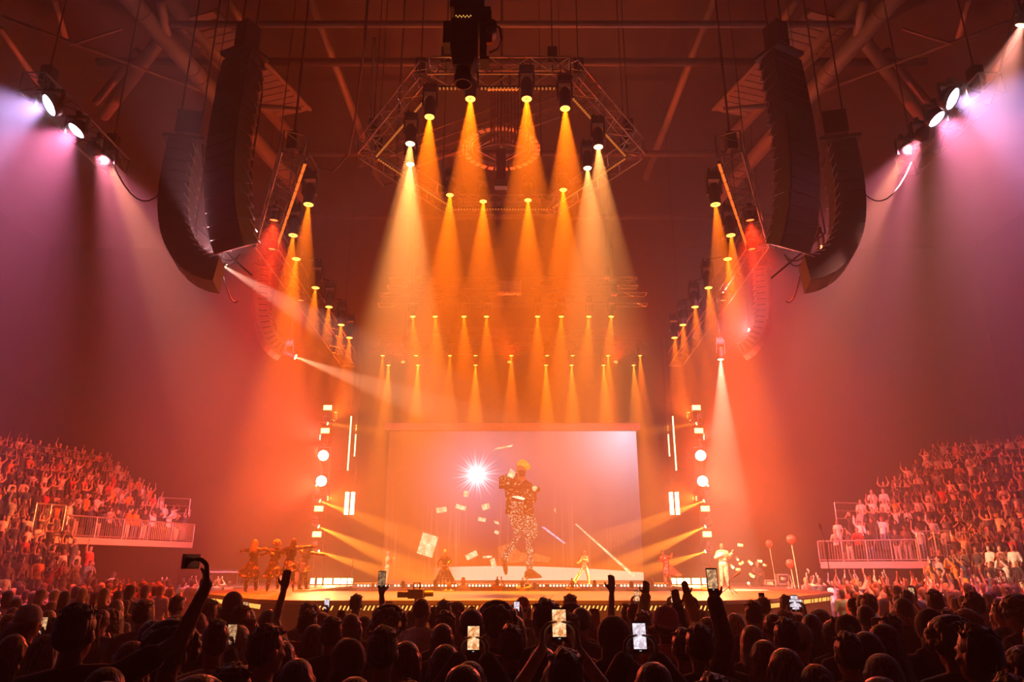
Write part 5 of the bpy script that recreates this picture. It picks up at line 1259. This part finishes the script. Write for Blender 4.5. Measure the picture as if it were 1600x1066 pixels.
def find_person(px, pose):
    i = next(k for k, n in enumerate(NEAR) if n[0] == px and n[6] == pose); s_ = spec[i]
    return next(o for o in PEOPLE if abs(o.location.x - s_[0]) < 1e-3 and abs(o.location.y - s_[1]) < 1e-3)
for px, pose, side, lab, i, br, lit, roll in PH_SPEC:
    o = find_person(px, pose)
    if side: p = hand_point(o, pose, side) + V((0, -.005, .055))
    else: p = (hand_point(o, pose, 'r') + hand_point(o, pose, 'l')) / 2 + V((0, -.005, .03))
    smartphone(p + (V((-.09, 0, -.03)) if px == 139 else V((0, 0, 0))), o.rotation_euler.z + (1.3 if px == 139 else 0), lab, i, br, roll if px != 139 else math.pi / 2, -.12, lit)
pn = 0
for o in list(PEOPLE):
    if pn > 14: break
    if o.data in (BODY['phone_both'], BODY['phone_right']) and o.location.y > 6.5:
        pose = 'phone_both' if o.data is BODY['phone_both'] else 'phone_right'
        p = hand_point(o, pose, 'r') + V((0, 0, .05)) if pose == 'phone_right' else (hand_point(o, pose, 'r') + hand_point(o, pose, 'l')) / 2 + V((0, 0, .03))
        pn += 1
        smartphone(p, o.rotation_euler.z, 'small lit phone held up by the person %s' % ', '.join(o['label'].split(', ')[-2:]), pn % 3, 1.3, 0, -.12, True)

# broadcast camera on a tripod in front of the stage
bx = at(651, 928, 17.5)
t = thing('broadcast_camera', 'large black broadcast camera on a tripod before the stage', 'camera', (bx.x, 17.5, 0))
z = bx.z
MB().box((0, 0, z), (.34, .5, .2)).build('camera_body', BLACK, t); MB().tube((.12, .1, z), (.36, .16, z), .07, 12).build('viewfinder', BLACK, t)
MB().tube((0, .25, z), (0, .75, z + .02), .085, 14).build('lens', BLACK, t, True); MB().box((-.3, 0, z - .02), (.26, .2, .12)).build('battery_box', CAB, t)
MB().path([(-.07, 0, z + .1), (-.07, 0, z + .24), (.07, 0, z + .24), (.07, 0, z + .1)], .02, 8).build('top_handle', BLACK, t)
MB().tube((0, 0, z - .1), (0, 0, .9), .05, 10).build('pedestal', STEEL, t)
for k in range(3):
    a = k * 2.094 + .3; MB().tube((0, 0, .95), (.4 * math.cos(a), .4 * math.sin(a), .02), .025, 8).build('leg', STEEL, t)

# ------------------------------------------------------------------ people on the terraces
def seat_spots(rows, lo, hi, gap, k0=0, k1=99, skip=None):
    out = []
    for k, (a, b) in enumerate(rows):
        if k < k0 or k >= k1: continue
        L = (b - a).length; n = int(L / gap)
        for i in range(n):
            f = (i + .5) / n
            if f < lo or f > hi: continue
            if skip and skip(k, f): continue
            if rnd.random() < .07: continue
            p = a.lerp(b, f) + V((rnd.uniform(-.08, .08), rnd.uniform(-.08, .08), 0)); out.append((k, p))
    return out
def project_x(p):
    d = p - V((0, 0, CZ)); dep = d.y * math.cos(TH) + d.z * math.sin(TH)
    return 800 + F * d.x / dep
stand_tc = ['white', 'white', 'white', 'cream', 'grey', 'black', 'black', 'black', 'black', 'black', 'black', 'black', 'charcoal', 'charcoal', 'red', 'orange', 'navy', 'striped', 'brown']
stand_poses = ['stand', 'clap', 'phone_both', 'phone_right', 'both_up', 'arm_up', 'clap', 'stand', 'stand']
blocks = [('upper left', seat_spots(rowsL, 0, 1, .6), math.atan2(-LN.y, -LN.x) - PI / 2, 4), ('upper right', seat_spots(rowsR, 0, 1, .56), math.atan2(-RN.y, -RN.x) - PI / 2, 4),
          ('lower left', seat_spots(rowsLL, 0, 1, .6), math.atan2(-LLN.y, -LLN.x) - PI / 2, 2), ('lower right', seat_spots(rowsRL, 0, 1, .56), math.atan2(-RLN.y, -RLN.x) - PI / 2, 2)]
quota = {'upper left': 30, 'upper right': 30, 'lower left': 18, 'lower right': 18}
for nm, spots, ang, nrow in blocks:
    cnt = 0; by = {}
    for k, p in spots:
        x = project_x(p)
        if x < -15 or x > 1615: continue
        if cnt < quota[nm] and k < nrow: by.setdefault(k, []).append(p); cnt += 1
        else: far.append((p, ang))
    for k, L in by.items():
        L.sort(key=project_x)
        for i, p in enumerate(L):
            s_ = rand_person(0, 0); s_[5] = rnd.choice(stand_tc); ps = rnd.choice(stand_poses)
            lab = '%s %s, %s%s, %s from left, %s row, %s terrace' % (s_[5], TOPN[s_[4]], LEN[s_[2]] % s_[3], '', ordinal(i + 1), ordinal(k + 1), nm)
            lab = lab.replace(' filming', ' filming')
            person(p.x, p.y, p.z, ang + rnd.uniform(-.3, .3), s_[7], ps, s_[2], s_[3], s_[4], s_[5], rnd.choice([0, 1, 1, 2]), lab, 'people on the terraces', rnd.choice(['denim', 'black', 'charcoal', 'cream']))
# everyone else, too many to count: one mesh of small figures with their own natural colours
import numpy as np
def low_person(pose):
    j = POSES[pose]; P = top_prims(j, 1.0, .016, .02) + trouser_prims(j) + [q for q in body_prims(j) if not (q[0] == 'c' and max(q[2], q[4]) < .02)] + [('e', j['wrr'] + V((0, 0, .06)), (.04, .03, .07)), ('e', j['wrl'] + V((0, 0, .06)), (.04, .03, .07)), ('e', (0, -.015, 1.68), (.085, .1, .09)), ('e', (0, -.06, 1.6), (.08, .05, .12))]
    me = remesh(P, .03, 1, .5, 'low'); n = len(me.vertices)
    co = np.empty(n * 3); me.vertices.foreach_get('co', co); co = co.reshape(-1, 3)
    tri = []
    for p in me.polygons:
        v = list(p.vertices)
        for k in range(1, len(v) - 1): tri.append((v[0], v[k], v[k + 1]))
    reg = np.zeros(n, int)                                             # 0 skin 1 hair 2 top 3 trousers
    z = co[:, 2]; y = co[:, 1]; x = np.abs(co[:, 0])
    reg[(z > .9) & (z < 1.47) & (x < .26) & (y < .2)] = 2; reg[z <= .9] = 3
    reg[(z >= 1.5) & (x < .14) & (y < .2) & ((z > 1.71) | (y < .035))] = 1
    wr = (np.linalg.norm(co - np.array(j['wrr']), axis=1) < .17) | (np.linalg.norm(co - np.array(j['wrl']), axis=1) < .17); reg[wr] = 0
    bpy.data.meshes.remove(me)
    return co, np.array(tri), reg
LOW = [low_person(p) for p in ('stand', 'clap', 'phone_both', 'both_up', 'arm_up', 'phone_right')]
skc = [(.62, .36, .26), (.45, .24, .15), (.24, .11, .065), (.5, .3, .2)]
AV, AT, AC = [], [], []; base = 0
for q in far:
    if len(q) == 2:
        p, ang = q; ang += rnd.uniform(-.3, .3); s_ = rnd.uniform(.92, 1.05); tcol = CC[rnd.choice(stand_tc)]; li = rnd.choice([0, 0, 1, 1, 2, 3, 4, 5])
    else:
        p = V((q[0], q[1], 0)); ang = q[8]; s_ = q[7] / 1.75; tcol = CC[q[5]]; li = rnd.choice([0, 0, 2, 3, 3, 3, 4, 5] if p.x > 10 and p.y > 15 else [0, 0, 0, 0, 0, 0, 0, 1, 2, 5])
    co, tri, reg = LOW[li]; c, s2 = math.cos(ang), math.sin(ang)
    R = np.array([[c, -s2, 0], [s2, c, 0], [0, 0, 1]]); v = (co * s_) @ R.T + np.array(p)
    pal = np.array([rnd.choice(skc), HC_[rnd.choice(cols)], tcol, CC[rnd.choice(['denim', 'black', 'charcoal'])]])
    AV.append(v); AT.append(tri + base); AC.append(pal[reg]); base += len(v)
AV = np.concatenate(AV); AT = np.concatenate(AT); AC = np.concatenate(AC)
me = bpy.data.meshes.new('crowd'); me.vertices.add(len(AV)); me.vertices.foreach_set('co', AV.ravel())
me.loops.add(len(AT) * 3); me.loops.foreach_set('vertex_index', AT.ravel()); me.polygons.add(len(AT)); me.polygons.foreach_set('loop_start', np.arange(0, len(AT) * 3, 3))
me.update(calc_edges=True); me.validate()
ca = me.color_attributes.new('tint', 'FLOAT_COLOR', 'POINT'); ca.data.foreach_set('color', np.concatenate([AC, np.ones((len(AC), 1))], 1).ravel())
me.polygons.foreach_set('use_smooth', [True] * len(me.polygons))
me.materials.append(tinted(mat('crowd_cloth_and_skin', (1, 1, 1), .7, 0, .08, 20)))
crowd = link('crowd', me); tag(crowd, 'dense distant audience filling the terraces and the floor beside the stage', 'crowd', None, 'stuff')
print('PEOPLE', len(PEOPLE), 'FAR', len(far), 'TRIS', len(AT))
